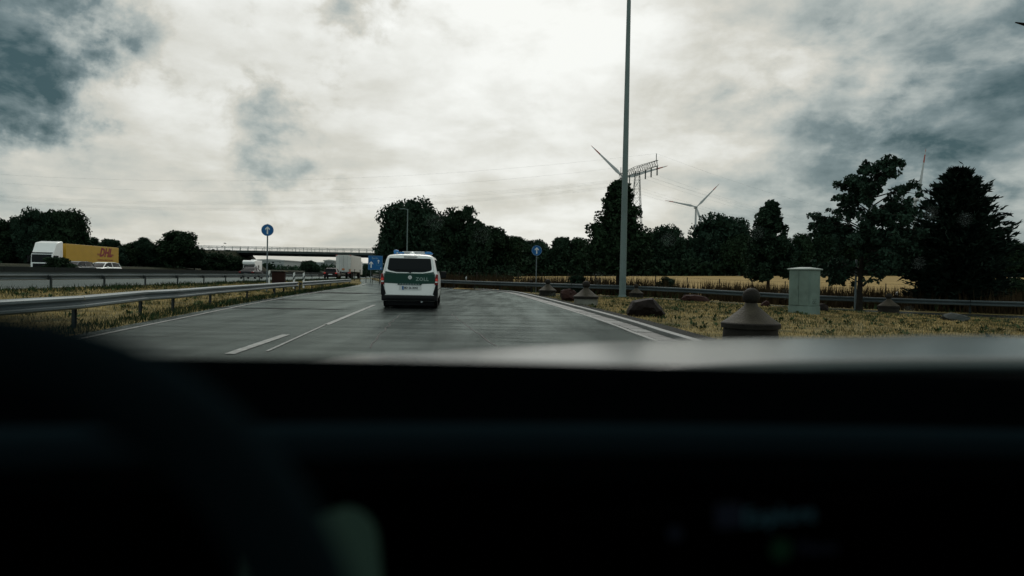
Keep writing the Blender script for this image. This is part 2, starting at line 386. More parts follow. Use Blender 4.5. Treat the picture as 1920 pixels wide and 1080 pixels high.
# ------------------------------------------------------------------ mesh builder
class MB:
    def __init__(s):
        s.v = []; s.f = []
    def add(s, vs, fs):
        o = len(s.v); s.v.extend([tuple(v) for v in vs]); s.f.extend([tuple(i + o for i in f) for f in fs]); return s
    def box(s, c, d, rot=None):
        x, y, z = (k / 2 for k in d)
        vs = [Vector((a * x, b * y, e * z)) for a in (-1, 1) for b in (-1, 1) for e in (-1, 1)]
        if rot is not None:
            vs = [rot @ v for v in vs]
        c = Vector(c)
        return s.add([v + c for v in vs], [(0, 1, 3, 2), (4, 6, 7, 5), (0, 4, 5, 1), (2, 3, 7, 6), (0, 2, 6, 4), (1, 5, 7, 3)])
    def bar(s, a, b, w, h=None):
        a, b = Vector(a), Vector(b); d = b - a
        rot = d.to_track_quat('Y', 'Z').to_matrix()
        return s.box((a + b) / 2, (w, d.length, h or w), rot)
    def tube(s, pts, rad, n=8, cap=True):
        pts = [Vector(p) for p in pts]
        if not isinstance(rad, (list, tuple)):
            rad = [rad] * len(pts)
        o = len(s.v); ref = Vector((0.31, 0.17, 0.93)).normalized()
        for i, p in enumerate(pts):
            d = (pts[min(i + 1, len(pts) - 1)] - pts[max(i - 1, 0)]).normalized()
            if abs(d.dot(ref)) > 0.97: ref = Vector((1, 0.1, 0)).normalized()
            a = d.cross(ref).normalized(); b = d.cross(a)
            for k in range(n):
                t = 2 * math.pi * k / n
                s.v.append(tuple(p + (a * math.cos(t) + b * math.sin(t)) * rad[i]))
        for i in range(len(pts) - 1):
            for k in range(n):
                k2 = (k + 1) % n
                s.f.append((o + i * n + k, o + i * n + k2, o + (i + 1) * n + k2, o + (i + 1) * n + k))
        if cap:
            s.f.append(tuple(o + k for k in range(n))[::-1])
            s.f.append(tuple(o + (len(pts) - 1) * n + k for k in range(n)))
        return s
    def lathe(s, prof, n=20, c=(0, 0, 0), axis='Z'):
        o = len(s.v)
        for r, z in prof:
            for k in range(n):
                t = 2 * math.pi * k / n
                p = (r * math.cos(t), r * math.sin(t), z)
                if axis == 'Y': p = (p[0], p[2], p[1])
                if axis == 'X': p = (p[2], p[0], p[1])
                s.v.append((p[0] + c[0], p[1] + c[1], p[2] + c[2]))
        for i in range(len(prof) - 1):
            for k in range(n):
                k2 = (k + 1) % n
                s.f.append((o + i * n + k, o + i * n + k2, o + (i + 1) * n + k2, o + (i + 1) * n + k))
        s.f.append(tuple(o + k for k in range(n))[::-1]); s.f.append(tuple(o + (len(prof) - 1) * n + k for k in range(n)))
        return s
    def sphere(s, c, r, n=16, m=10, sq=(1, 1, 1)):
        pr = [(max(1e-4, math.sin(math.pi * i / m)) * r, -math.cos(math.pi * i / m) * r) for i in range(m + 1)]
        o = len(s.v); s.lathe(pr, n)
        for i in range(o, len(s.v)):
            x, y, z = s.v[i]; s.v[i] = (x * sq[0] + c[0], y * sq[1] + c[1], z * sq[2] + c[2])
        return s
    def prism(s, poly, f0, f1):
        """poly: 2-D points; f0/f1 map (a,b) to the two end faces"""
        n = len(poly)
        vs = [f0(*p) for p in poly] + [f1(*p) for p in poly]
        return s.add(vs, [tuple(range(n))[::-1], tuple(range(n, 2 * n))] + [(i, (i + 1) % n, n + (i + 1) % n, n + i) for i in range(n)])
    def loft(s, rings, cap=True):
        n = len(rings[0]); o = len(s.v)
        for r in rings: s.v.extend([tuple(p) for p in r])
        for i in range(len(rings) - 1):
            for k in range(n):
                k2 = (k + 1) % n
                s.f.append((o + i * n + k, o + i * n + k2, o + (i + 1) * n + k2, o + (i + 1) * n + k))
        if cap:
            s.f.append(tuple(o + k for k in range(n))[::-1]); s.f.append(tuple(o + (len(rings) - 1) * n + k for k in range(n)))
        return s
    def mesh(s, name, m=None, smooth=False, fix=True):
        me = bpy.data.meshes.new(name)
        me.from_pydata(s.v, [], s.f)
        if fix:
            bm = bmesh.new(); bm.from_mesh(me); bmesh.ops.recalc_face_normals(bm, faces=bm.faces); bm.to_mesh(me); bm.free()
        if m is not None: me.materials.append(m)
        if smooth:
            me.polygons.foreach_set('use_smooth', [True] * len(me.polygons))
            me.set_sharp_from_angle(angle=R(38))
        me.update()
        return me
    def build(s, name, m, parent=None, smooth=False, bevel=0.0, segs=2):
        o = link(name, s.mesh(name, m, smooth or bevel > 0), parent)
        if bevel:
            b = o.modifiers.new('edge', 'BEVEL'); b.width = bevel; b.segments = segs; b.limit_method = 'ANGLE'; b.angle_limit = R(35)
        return o

def link(name, me, parent=None, loc=None, rot=None, scale=None):
    o = bpy.data.objects.new(name, me); C.objects.link(o)
    if parent is not None: o.parent = parent
    if loc is not None: o.location = loc
    if rot is not None: o.rotation_euler = rot
    if scale is not None: o.scale = scale
    return o
def tag(o, label, cat, group=None):
    o['label'] = label; o['category'] = cat
    if group: o['group'] = group
    return o
def thing(name, label, cat, loc=(0, 0, 0), rotz=0.0, group=None):
    o = bpy.data.objects.new(name, None); C.objects.link(o)
    o.empty_display_size = 0.2
    o.location = loc; o.rotation_euler = (0, 0, rotz)
    return tag(o, label, cat, group)
def copy_tree(src, parent=None, loc=None, rotz=None, label=None, scale=None):
    c = src.copy(); C.objects.link(c)
    c.parent = parent
    if loc is not None: c.location = loc
    if rotz is not None: c.rotation_euler = (0, 0, rotz)
    if scale is not None: c.scale = scale
    if label: c['label'] = label
    for ch in src.children:
        copy_tree(ch, c)
    return c
def np_mesh(name, verts, faces, m):
    """verts (n,3), faces (k,3 or 4) numpy"""
    me = bpy.data.meshes.new(name)
    k, w = faces.shape
    me.vertices.add(len(verts)); me.vertices.foreach_set('co', verts.astype(np.float32).ravel())
    me.loops.add(k * w); me.loops.foreach_set('vertex_index', faces.astype(np.int32).ravel())
    me.polygons.add(k); me.polygons.foreach_set('loop_start', np.arange(0, k * w, w, dtype=np.int32))
    me.update(calc_edges=True)
    me.materials.append(m)
    return me
def text_mesh(txt, size, m, extrude=0.004, shear=0.0, spacing=1.0, bold=0.0):
    cu = bpy.data.curves.new('text', 'FONT')
    cu.body = txt; cu.size = size; cu.extrude = extrude; cu.shear = shear; cu.space_character = spacing; cu.offset = bold
    cu.align_x = 'CENTER'; cu.align_y = 'CENTER'; cu.resolution_u = 2
    o = bpy.data.objects.new('text', cu); C.objects.link(o)
    bpy.context.view_layer.update()
    me = bpy.data.meshes.new_from_object(o.evaluated_get(bpy.context.evaluated_depsgraph_get()))
    bpy.data.objects.remove(o); bpy.data.curves.remove(cu)
    me.materials.clear(); me.materials.append(m)
    return me

# ------------------------------------------------------------------ terrain
def smooth(a, b, x):
    t = np.clip((np.asarray(x, float) - a) / (b - a), 0, 1)
    return t * t * (3 - 2 * t)
HB = np.array([-19.0, 28.3]); HD = np.array([-0.084, 0.9965]); HN = np.array([-0.9965, -0.084])
def hwy(t, u):
    """point on the motorway: t metres along, u metres left of its near guardrail"""
    p = HB + HD * t + HN * u
    return float(p[0]), float(p[1])
def H(x, y):
    x = np.asarray(x, float); y = np.asarray(y, float)
    u = (x - HB[0]) * HN[0] + (y - HB[1]) * HN[1]
    h = 0.25 * smooth(-7, -2, u) + 0.10 * smooth(12.5, 16, u)
    right = smooth(2, 12, -u - 0)                       # 0 on the motorway side
    h = h - 0.40 * smooth(6, 22, x) * (1 - smooth(48, 70, y))
    h = h + right * smooth(58, 150, y) * (1.15 + 0.020 * np.clip(x, -25, 90)) * (1 - 0.6 * smooth(150, 400, y)) * smooth(6, 22, -u)
    # bridge approach embankments
    ramp_ = (1 - smooth(5.5, 17, np.abs(y - 178)))
    h = h + ramp_ * (4.7 * smooth(34.5, 39, u) + 5.8 * smooth(12, 20, -u) * (1 - smooth(0, 120, x)))
    # low bank beyond the far carriageway
    h = h + 1.2 * smooth(31, 38, u) * (1 - smooth(60, 120, u))
    return h
def Hz(x, y): return float(H(x, y))
def G(px, py):
    d = ray(px, py); z = 0.0; p = None
    for _ in range(12):
        t = (z - CAM_H) / d.z
        p = Vector((0, 0, CAM_H)) + d * t
        z = 0.5 * z + 0.5 * Hz(p.x, p.y)
    return Vector((p.x, p.y, Hz(p.x, p.y)))
def on(x, y, dz=0.0): return Vector((x, y, Hz(x, y) + dz))
def at_g(px, depth, dz=0.0):
    """ground place in the direction of image column px (taken at the horizon) at a depth"""
    x = (px - 960) / FPX * depth
    return on(x, depth, dz)

xs = np.concatenate([[-3500, -2200, -1400, -900, -600, -420, -300, -230, -190, -160], np.arange(-140, -60, 2.0), np.arange(-60, 40, 0.8), np.arange(40, 130, 3.0), [140, 160, 190, 240, 320, 450, 650, 950, 1500, 2300, 3500]])
ys = np.concatenate([[-300, -120, -60, -30, -15], np.arange(-5, 70, 0.9), np.arange(70, 215, 2.2), [225, 240, 265, 300, 360, 450, 600, 850, 1200, 1800, 2600, 4200]])
def sheet(name, xs, ys, m, dz=0.0, keep=None):
    X, Y = np.meshgrid(xs, ys); Z = H(X, Y) + dz
    V = np.stack([X, Y, Z], -1).reshape(-1, 3)
    nx, ny = len(xs), len(ys)
    i, j = np.meshgrid(np.arange(nx - 1), np.arange(ny - 1))
    a = (j * nx + i).ravel()
    F = np.stack([a, a + 1, a + nx + 1, a + nx], -1)
    if keep is not None:
        cx = V[F].mean(1); F = F[keep(cx[:, 0], cx[:, 1])]
    me = np_mesh(name, V, F, m)
    me.polygons.foreach_set('use_smooth', [True] * len(me.polygons))
    o = link(name, me); o['kind'] = 'structure'
    return o
sheet('ground', xs, ys, M_GROUND)
o = sheet('stubble_field', np.arange(-30, 150, 2.5), np.arange(57, 152, 2.5), M_FIELD, 0.06, lambda x, y: ((x - HB[0]) * HN[0] + (y - HB[1]) * HN[1] < -16))

sheet('bank', xs[(xs > -175) & (xs < -15)], ys[(ys > 10) & (ys < 216)], M_BANK, 0.06, lambda x, y: ((x - HB[0]) * HN[0] + (y - HB[1]) * HN[1] > 31.0))
sheet('bridge_bank', xs[(xs > -30) & (xs < 125)], ys[(ys > 153) & (ys < 216)], M_BANK, 0.10, lambda x, y: ((x - HB[0]) * HN[0] + (y - HB[1]) * HN[1] < -9.0))
sheet('meadow', np.array([-900, -600, -420, -300, -200, -150, -110, -80, -50, -20, 20, 80, 200, 420, 900]), np.array([216, 240, 270, 310, 360, 430, 520, 650, 900, 1400]), M_BANK, 0.25)
def resample(pts, step):
    pts = [np.array(p[:2], float) for p in pts]
    out = [pts[0]]; 
    seg = [np.linalg.norm(b - a) for a, b in zip(pts, pts[1:])]
    L = sum(seg); n = max(1, round(L / step)); cum = np.concatenate([[0], np.cumsum(seg)])
    res = []
    for k in range(n + 1):
        s = L * k / n; i = min(np.searchsorted(cum, s, side='right') - 1, len(seg) - 1)
        t = (s - cum[i]) / seg[i]; res.append(pts[i] * (1 - t) + pts[i + 1] * t)
    return res
def smooth_poly(pts, it=2):
    pts = [np.array(p[:2], float) for p in pts]
    for _ in range(it):
        q = [pts[0]]
        for a, b in zip(pts, pts[1:]): q += [a * 0.75 + b * 0.25, a * 0.25 + b * 0.75]
        q.append(pts[-1]); pts = q
    return pts
def strip(name, left, right, m, dz, n=90, cross=12, kind=True, parent=None):
    def rs(p): 
        p = smooth_poly(p, 2); 
        seg = np.array([np.linalg.norm(b - a) for a, b in zip(p, p[1:])]); cum = np.concatenate([[0], np.cumsum(seg)])
        P = np.array(p); s = np.linspace(0, cum[-1], n)
        return np.stack([np.interp(s, cum, P[:, 0]), np.interp(s, cum, P[:, 1])], -1)
    Lp, Rp = rs(left), rs(right)
    t = np.linspace(0, 1, cross)[None, :, None]
    P = Lp[:, None] * (1 - t) + Rp[:, None] * t
    Z = H(P[..., 0], P[..., 1]) + dz
    V = np.concatenate([P, Z[..., None]], -1).reshape(-1, 3)
    i, j = np.meshgrid(np.arange(cross - 1), np.arange(n - 1)); a = (j * cross + i).ravel()
    F = np.stack([a, a + 1, a + cross + 1, a + cross], -1)
    me = np_mesh(name, V, F, m); me.polygons.foreach_set('use_smooth', [True] * len(me.polygons))
    ob = link(name, me, parent)
    if kind: ob['kind'] = 'structure'
    return ob

# slip road (edges read on the ground)
L_edge = [(-4.9, -18), (-5.6, 0)] + [tuple(G(*p)[:2]) for p in ((150, 628), (292, 601), (405, 579), (480, 565), (555, 552.5), (668, 536))] + [(-17.5, 80), (-22.5, 100), (-27.0, 125)]
R_edge = [(5.0, -18), (3.7, 0)] + [tuple(G(*p)[:2]) for p in ((1211, 638), (1143, 609), (1072, 585), (1025, 570.5), (985, 558), (952, 549))] + [(-1.4, 53), (-4.5, 60), (-9.0, 70), (-14.5, 83), (-20.5, 102), (-26.4, 127)]
strip('road', L_edge, R_edge, M_ASPH, 0.022, n=140, cross=14)
# motorway carriageways
strip('motorway_near', [hwy(-60, 13.0), hwy(60, 13.0), hwy(420, 13.0)], [hwy(-60, 1.2), hwy(60, 1.2), hwy(420, 1.2)], M_HWY, 0.03, n=240, cross=8)
strip('motorway_far', [hwy(-60, 30.0), hwy(60, 30.0), hwy(420, 30.0)], [hwy(-60, 16.2), hwy(60, 16.2), hwy(420, 16.2)], M_HWY, 0.03, n=240, cross=8)
strip('median_strip', [hwy(-60, 16.3), hwy(420, 16.3)], [hwy(-60, 12.9), hwy(420, 12.9)], M_BANK, 0.022, n=240, cross=4)
strip('far_shoulder', [hwy(-60, 34.0), hwy(420, 34.0)], [hwy(-60, 29.9), hwy(420, 29.9)], M_BANK, 0.024, n=240, cross=4)
# side road beyond the island
side_near = [(60, 24.5), (34, 30.5), (25, 33.0), (18.5, 36.8), (12.5, 40.2), (6.0, 42.8), (1.0, 47.5)]
side_far = [(60, 27.5), (34, 34.5), (26, 36.4), (20.5, 39.8), (13.0, 42.6), (6.5, 44.4), (1.3, 48.6)]
strip('side_road', side_near, side_far, M_ASPH, 0.02, n=60, cross=5)

# darker, rougher patches in the lane
M_PATCH = mat('rough_patch', (0.018, 0.021, 0.021), 0.75, spec=0.03, var=0.3)
def dark_patch(px, py, w, l, seed):
    r2 = random.Random(seed); c = G(px, py); n = 26; V = [(0, 0, 0)]
    for k in range(n):
        t = 2 * math.pi * k / n; q = 0.75 + 0.35 * r2.random(); V.append((math.cos(t) * w * q, math.sin(t) * l * q, 0))
    me = bpy.data.meshes.new('road_patch'); me.from_pydata(V, [], [(0, k + 1, (k + 1) % n + 1) for k in range(n)]); me.materials.append(M_PATCH)
    o = link('road_patch', me, None, (c.x, c.y, Hz(c.x, c.y) + 0.027), (0, 0, R(6))); o['kind'] = 'structure'
dark_patch(628, 550, 2.6, 1.3, 1); dark_patch(560, 563.5, 2.3, 0.45, 2); dark_patch(530, 580, 2.4, 0.28, 3)
# painted lines
lines = []
def paint(pts, w, dz=0.029, name='road_marking'):
    p = [np.array(q, float) for q in pts]
    l, r_ = [], []
    for i in range(len(p)):
        d = p[min(i + 1, len(p) - 1)] - p[max(i - 1, 0)]; d /= np.linalg.norm(d); nn = np.array([-d[1], d[0]])
        l.append(p[i] + nn * w / 2); r_.append(p[i] - nn * w / 2)
    V = []; F = []
    for i in range(len(p)):
        for q in (l[i], r_[i]): V.append((q[0], q[1], Hz(*q) + dz))
        if i: F.append((2 * i - 2, 2 * i - 1, 2 * i + 1, 2 * i))
    me = bpy.data.meshes.new(name); me.from_pydata(V, [], F); me.materials.append(M_ROADPAINT)
    ob = link(name, me); ob['kind'] = 'structure'; return ob
def gp(px, py): return tuple(G(px, py)[:2])
def fine(a, b, n=8): return [tuple(np.array(a) * (1 - t) + np.array(b) * t) for t in np.linspace(0, 1, n)]
paint(fine(gp(430, 667), gp(536, 630)), 0.15)
paint(fine(gp(612, 611), gp(702, 573)), 0.13)
paint(fine(gp(500, 662), gp(612, 610)), 0.05).data.materials[0] = mat('joint_seal', (0.15, 0.16, 0.155), 0.45, spec=0.2, var=0.5, vscale=5, coords='World')
lp = resample(smooth_poly(L_edge[1:9], 2), 1.5)
paint([tuple(q + np.array([0.40, 0.05])) for q in lp], 0.10).data.materials[0] = mat('worn_paint', (0.06, 0.068, 0.065), 0.3, var=0.5, vscale=3, coords='World')
M_SEAM = mat('tar_seam', (0.008, 0.009, 0.009), 0.6)
for a_, b_ in (((1000, 588), (1076, 586)), ((930, 652), (846, 590)), ((690, 655), (748, 592)), ((840, 601), (1000, 598)), ((250, 634), (470, 627))):
    q_ = fine(gp(*a_), gp(*b_), 14); q_ = [(x_ + rnd.gauss(0, 0.025), y_ + rnd.gauss(0, 0.025)) for x_, y_ in q_]
    paint(q_, 0.025, 0.026, 'road_seam').data.materials[0] = M_SEAM
paint([hwy(t, 2.4) for t in range(-55, 330, 4)], 0.22, 0.036)
paint([hwy(t, 12.3) for t in range(-55, 330, 4)], 0.18, 0.036)
paint([hwy(t, 17.0) for t in range(-55, 330, 4)], 0.18, 0.036)

# ------------------------------------------------------------------ kerb and gutter along the right of the slip road
kerb = thing('kerb', 'low wet stone kerb with slab gutter along the curving road edge', 'kerb')
del kerb['category'], kerb['label']; kerb['kind'] = 'structure'
rp = smooth_poly(R_edge[1:11], 2)
gut_len = 1.0
gpts = resample(rp, gut_len)
def unit_slab(name, w, h, m, chamfer):
    b = MB(); b.prism([(-w / 2, -0.2), (w / 2, -0.2), (w / 2, h - chamfer), (w / 2 - chamfer, h), (-w / 2 + chamfer, h), (-w / 2, h - chamfer * 0.4)], lambda a, c: (a, 0.0, c), lambda a, c: (a, 1.0, c))
    return b.mesh(name, m)
slabs = [unit_slab('gutter_slab', 0.42, 0.028, mat('gutter_slab_%d' % k, c, 0.45, spec=0.2, var=0.35, vscale=2.4, bump=0.15), 0.02) for k, c in enumerate(((0.075, 0.086, 0.082), (0.040, 0.047, 0.045), (0.022, 0.027, 0.026), (0.055, 0.064, 0.061)))]
edge_stone = unit_slab('edge_stone', 0.11, 0.036, mat('edge_stone', (0.12, 0.132, 0.128), 0.45, spec=0.2, var=0.3, vscale=3), 0.015)
kstone = unit_slab('kerb_stone', 0.16, 0.11, M_KERB, 0.035)
for i in range(len(gpts) - 1):
    a, b = gpts[i], gpts[i + 1]
    d = (b - a); L = np.linalg.norm(d); d /= L; nrm = np.array([d[1], -d[0]])
    ang = math.atan2(-d[0], d[1])
    c = a + nrm * 0.07
    link('edge_stone', edge_stone, kerb, (c[0], c[1], Hz(*c)), (0, 0, ang), (1, L - 0.02, 1))
    c = a + nrm * 0.36
    link('gutter_slab', slabs[(i * 5 + i // 3) % 4], kerb, (c[0], c[1], Hz(*c) + rnd.uniform(-0.006, 0.006)), (0, R(rnd.uniform(-1, 1) + 2.0), ang), (1, L - 0.05, 1))
    c = a + nrm * 0.67
    o = link('kerb_stone', kstone, kerb, (c[0], c[1], Hz(*c)), (0, 0, ang), (1, L - 0.012, 1))
soil_l = [tuple(q) for q in rp]
def offset(pts, dist):
    p = [np.array(q, float) for q in pts]; out = []
    for i in range(len(p)):
        d = p[min(i + 1, len(p) - 1)] - p[max(i - 1, 0)]; d /= np.linalg.norm(d); out.append(tuple(p[i] + np.array([d[1], -d[0]]) * dist))
    return out
strip('soil_strip', offset(rp, 0.80), offset(rp, 1.35), M_SOIL, 0.05, n=80, cross=3)

# ------------------------------------------------------------------ guardrails
def w_profile():
    pr = [(0.0, 0.0), (0.080, 0.028), (0.095, 0.045), (0.095, 0.088), (0.015, 0.122), (0.0, 0.152), (0.008, 0.180), (0.068, 0.202), (0.080, 0.220), (0.080, 0.268), (0.055, 0.295), (0.0, 0.31)]
    return pr + [(x - 0.006, z) for x, z in reversed(pr)]
b = MB(); b.prism(w_profile(), lambda a, c: (a, 0.0, c), lambda a, c: (a, 1.0, c))
rail_me = b.mesh('rail', M_STEEL)
rail_dull = b.mesh('rail', mat('dull_steel', (0.050, 0.064, 0.068), 0.6, metal=0.1, var=0.25, vscale=2))  # same beam in a darker, rougher steel
b = MB()
for sx in (-1, 1): b.box((0, sx * 0.048, 0.16), (0.055, 0.006, 0.92))
b.box((-0.026, 0, 0.16), (0.006, 0.092, 0.92))
post_me = b.mesh('post', M_POST)
b = MB(); b.box((0.055, 0, 0.54), (0.11, 0.12, 0.14)); b.box((0.10, 0, 0.54), (0.012, 0.05, 0.22))
spacer_me = b.mesh('spacer', M_POST)
bolt_me = MB().lathe([(0.018, 0), (0.018, 0.012), (0.010, 0.02)], 6, (0, 0, 0), 'X').mesh('bolt', M_POST)
def guardrail(label, pts, side=1, top=0.75, rail_gap=(), zs=1.0, beam=None):
    beam = beam or rail_me
    """pts: post places; the beam faces the +side (right of travel when +1)"""
    g = thing('guardrail', label, 'guardrail', on(pts[0][0], pts[0][1]))
    o0 = g.location.copy()
    P = [Vector((p[0], p[1], Hz(p[0], p[1]))) for p in pts]
    for i, p in enumerate(P):
        d = P[min(i + 1, len(P) - 1)] - P[max(i - 1, 0)]
        ang = math.atan2(-d.x, d.y)
        fl = 0 if side > 0 else math.pi
        pp = link('post', post_me, g, p - o0, (0, 0, ang + fl))
        link('spacer', spacer_me, pp)
        if i < len(P) - 1 and i not in rail_gap:
            q = P[i + 1]; d = q - p; L = d.length
            ang = math.atan2(-d.x, d.y); pitch = math.asin(d.z / L)
            nrm = Vector((d.y, -d.x, 0)).normalized() * side
            off = nrm * 0.115
            if side > 0:
                r = link('rail', beam, g, p - o0 + off + Vector((0, 0, top - 0.31 * zs)), Euler((pitch, 0, ang)), (1, L + 0.004, zs))
            else:
                r = link('rail', beam, g, q - o0 + off + Vector((0, 0, top - 0.31)), Euler((-pitch, 0, ang + math.pi)), (1, L + 0.004, 1))
    return g
near_pts = [(-7.2, -6), (-7.45, -2), (-7.75, 2.0), (-8.1, 6.0), (-8.45, 9.8)] + [tuple(G(*p)[:2]) for p in ((139, 616), (263, 592), (324, 585), (394, 573), (463, 563), (515, 555), (553, 550))]
near_pts = [np.array(p) for p in near_pts]
guardrail('double-wave steel guardrail running beside the wet slip road up to the litter bin', near_pts, 1, 0.655, (), 0.86)
p0 = np.array(near_pts[-1]) + np.array([0.10, 0.55]); p1 = G(655, 536.5); p1 = np.array([p1.x, p1.y])
seg = [p0 * (1 - t) + p1 * t for t in np.linspace(0, 1, 7)]
guardrail('short end section of steel guardrail at the tip of the grass strip', seg, 1, 0.67, (), 0.86)
guardrail('thin guardrail seen from behind along the near motorway edge', [hwy(t, 0) for t in np.arange(-26, 60, 4.3)], -1, top=0.78)
rr = smooth_poly([(60, 29.0), (40, 33.6), (27, 37.0), (21.9, 41.0), (17.3, 42.6), (11.7, 44.4), (6.8, 46.2), (1.6, 50.2), (-5, 60), (-8.5, 67.5), (-13.3, 79), (-19, 97), (-25.2, 122), (-27.5, 150), (-30, 172)], 2)
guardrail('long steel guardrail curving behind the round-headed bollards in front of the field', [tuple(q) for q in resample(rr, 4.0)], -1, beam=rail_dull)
# concrete barrier in the middle of the motorway
cb = thing('median_barrier', 'dark concrete barrier dividing the motorway carriageways behind the roadside guardrail', 'barrier', on(*hwy(0, 14.5)))
bseg = MB(); bseg.prism([(-0.3, -0.1), (0.3, -0.1), (0.3, 0.08), (0.18, 0.3), (0.1, 0.9), (-0.1, 0.9), (-0.18, 0.3), (-0.3, 0.08)], lambda a, c: (a, 0.0, c), lambda a, c: (a, 1.0, c))
bseg_me = bseg.mesh('barrier_block', mat('barrier_concrete', (0.007, 0.011, 0.010), 0.9, var=0.25, vscale=1.0))
for t in np.arange(-46, 130, 6.0):
    x, y = hwy(t, 14.5)
    link('barrier_block', bseg_me, cb, Vector((x, y, Hz(x, y))) - cb.location, (0, 0, math.atan2(-HD[0], HD[1])), (1, 5.97, 1))

# ------------------------------------------------------------------ wheels, lamps, vehicles
WHEELS = {}
def wheel_meshes(r, w):
    k = (r, w)
    if k not in WHEELS:
        ty = MB().lathe([(r * 0.62, -w / 2), (r * 0.94, -w / 2), (r, -w * 0.32), (r, w * 0.32), (r * 0.94, w / 2), (r * 0.62, w / 2)], 20, (0, 0, 0), 'X').mesh('tyre', M_RUBBER, True)
        b = MB().lathe([(r * 0.62, -w * 0.42), (r * 0.62, w * 0.36), (r * 0.52, w * 0.40), (r * 0.50, w * 0.30), (r * 0.14, w * 0.34), (r * 0.12, w * 0.42)], 20, (0, 0, 0), 'X')
        for q in range(5):
            t = q * 2 * math.pi / 5
            b.bar((w * 0.36, math.cos(t) * r * 0.1, math.sin(t) * r * 0.1), (w * 0.36, math.cos(t) * r * 0.55, math.sin(t) * r * 0.55), r * 0.16, 0.03)
        WHEELS[k] = (ty, b.mesh('rim', M_RIM, True))
    return WHEELS[k]
def wheel(parent, loc, r, w, side):
    ty, rm = wheel_meshes(r, w)
    wh = link('wheel', None, parent, loc, (0, 0, 0 if side > 0 else math.pi))
    wh.empty_display_size = 0.1
    link('tyre', ty, wh); link('rim', rm, wh)
    return wh
def plate_xz(name, poly, y0, y1, m, parent, slope=0.0, zref=0.0, bevel=0.0):
    """flat piece lying on a rear face: poly in (x,z); slope leans it forward with height"""
    b = MB(); b.prism(poly, lambda a, c: (a, y0 + (c - zref) * slope, c), lambda a, c: (a, y1 + (c - zref) * slope, c))
    return b.build(name, m, parent, bevel=bevel)
def rounded(poly, r, n=4):
    out = []; N = len(poly)
    for i in range(N):
        p0, p, p2 = (Vector((*poly[(i + k) % N], 0)) for k in (-1, 0, 1))
        a = p + (p0 - p).normalized() * r; c = p + (p2 - p).normalized() * r
        for k in range(n + 1):
            t = k / n; q = a * (1 - t) ** 2 + p * 2 * t * (1 - t) + c * t * t
            out.append((q.x, q.y))
    return out

# ---- the customs van ahead
van_p = G(767, 580); 
van = thing('van', 'white and green ZOLL customs van with blue roof light bar driving ahead', 'van', (van_p.x, van_p.y, Hz(van_p.x, van_p.y) + 0.024), R(4.6))
def ring(y, wtop, wmid, wlow, zlow, zbelt, ztop, r=0.12):
    h = [(wlow - 0.05, zlow), (wlow, zlow + 0.10), (wmid, zlow + 0.42), (wmid, zbelt - 0.1), (wmid - 0.025, zbelt + 0.02), (wtop + 0.035, ztop - 0.16), (wtop - 0.01, ztop - 0.06), (wtop - 0.07, ztop - 0.015), (wtop - 0.20, ztop + 0.005), (wtop * 0.4, ztop + 0.02)]
    return [(x, y, z) for x, z in h] + [(-x, y, z) for x, z in reversed(h)]
b = MB()
def vring(y, **k):
    base = dict(wtop=0.79, wmid=0.955, wlow=0.935, zlow=0.26, zbelt=1.20, ztop=1.85); base.update(k); return ring(y, **base)
rings = []
for r_ in (vring(0.0, wtop=0.745, wmid=0.90, wlow=0.885, zlow=0.30, ztop=1.81), vring(0.05, wtop=0.775, wmid=0.94, wlow=0.92, ztop=1.84), vring(0.25), vring(1.6), vring(3.3, ztop=1.86), vring(3.62, ztop=1.82, wtop=0.76), vring(4.25, ztop=1.28, wtop=0.80, zbelt=1.12), vring(4.85, ztop=1.02, wtop=0.78, wmid=0.90, zbelt=0.90), vring(5.08, ztop=0.82, wtop=0.70, wmid=0.82, wlow=0.80, zbelt=0.72)):
    rings.append([(x, y + max(0, z - 1.2) * 0.22 * max(0, 1 - y / 1.5), z) for x, y, z in r_])
b.loft(rings)
van_body = b.build('body', M_WHITE, van, smooth=True)
SL, ZR = 0.22, 1.2
win = rounded([(-0.755, 1.345), (-0.70, 1.30), (-0.45, 1.245), (0.45, 1.245), (0.70, 1.30), (0.755, 1.345), (0.705, 1.725), (-0.705, 1.725)], 0.05)
tailgate = plate_xz('tailgate', rounded([(-0.79, 0.47), (0.79, 0.47), (0.845, 0.80), (0.845, 1.199), (-0.845, 1.199), (-0.845, 0.80)], 0.05), -0.012, 0.03, M_WHITE, van, bevel=0.006)
plate_xz('tailgate_top', rounded([(-0.83, 1.203), (0.83, 1.203), (0.70, 1.79), (-0.70, 1.79)], 0.06), -0.012, 0.03, M_WHITE, van, SL, ZR, bevel=0.006)
plate_xz('rear_window', win, -0.019, 0.0, M_GLASS, van, SL, ZR)
band = plate_xz('green_band', [(-0.862, 0.87), (-0.40, 0.855), (-0.36, 0.83), (0.40, 0.83), (0.44, 0.855), (0.862, 0.87), (0.862, 1.198), (-0.862, 1.198)], -0.019, 0.0, M_GREENV, van)
plate_xz('green_edge', [(-0.835, 1.205), (0.835, 1.205), (0.81, 1.272), (0.70, 1.252), (0.44, 1.215), (-0.44, 1.215), (-0.70, 1.252), (-0.81, 1.272)], -0.0165, 0.0, M_GREENV, van, SL, ZR)
link('lettering', text_mesh('ZOLL', 0.165, mat('van_lettering', (0.20, 0.28, 0.25), 0.5), 0.003, 0, 1.12, 0.004), van, (0.43, -0.024, 1.01), (R(90), 0, 0))
em = MB().lathe([(0.066, 0.0), (0.066, 0.012), (0.052, 0.014)], 24, (0, 0, 0), 'Y').build('emblem', M_SIGNWHITE, van); em.location = (0.015, -0.032, 1.07)
st = MB()
for q in range(3):
    t = R(90 + 120 * q); st.bar((0, 0, 0), (math.cos(t) * 0.052, 0, math.sin(t) * 0.052), 0.016, 0.008)
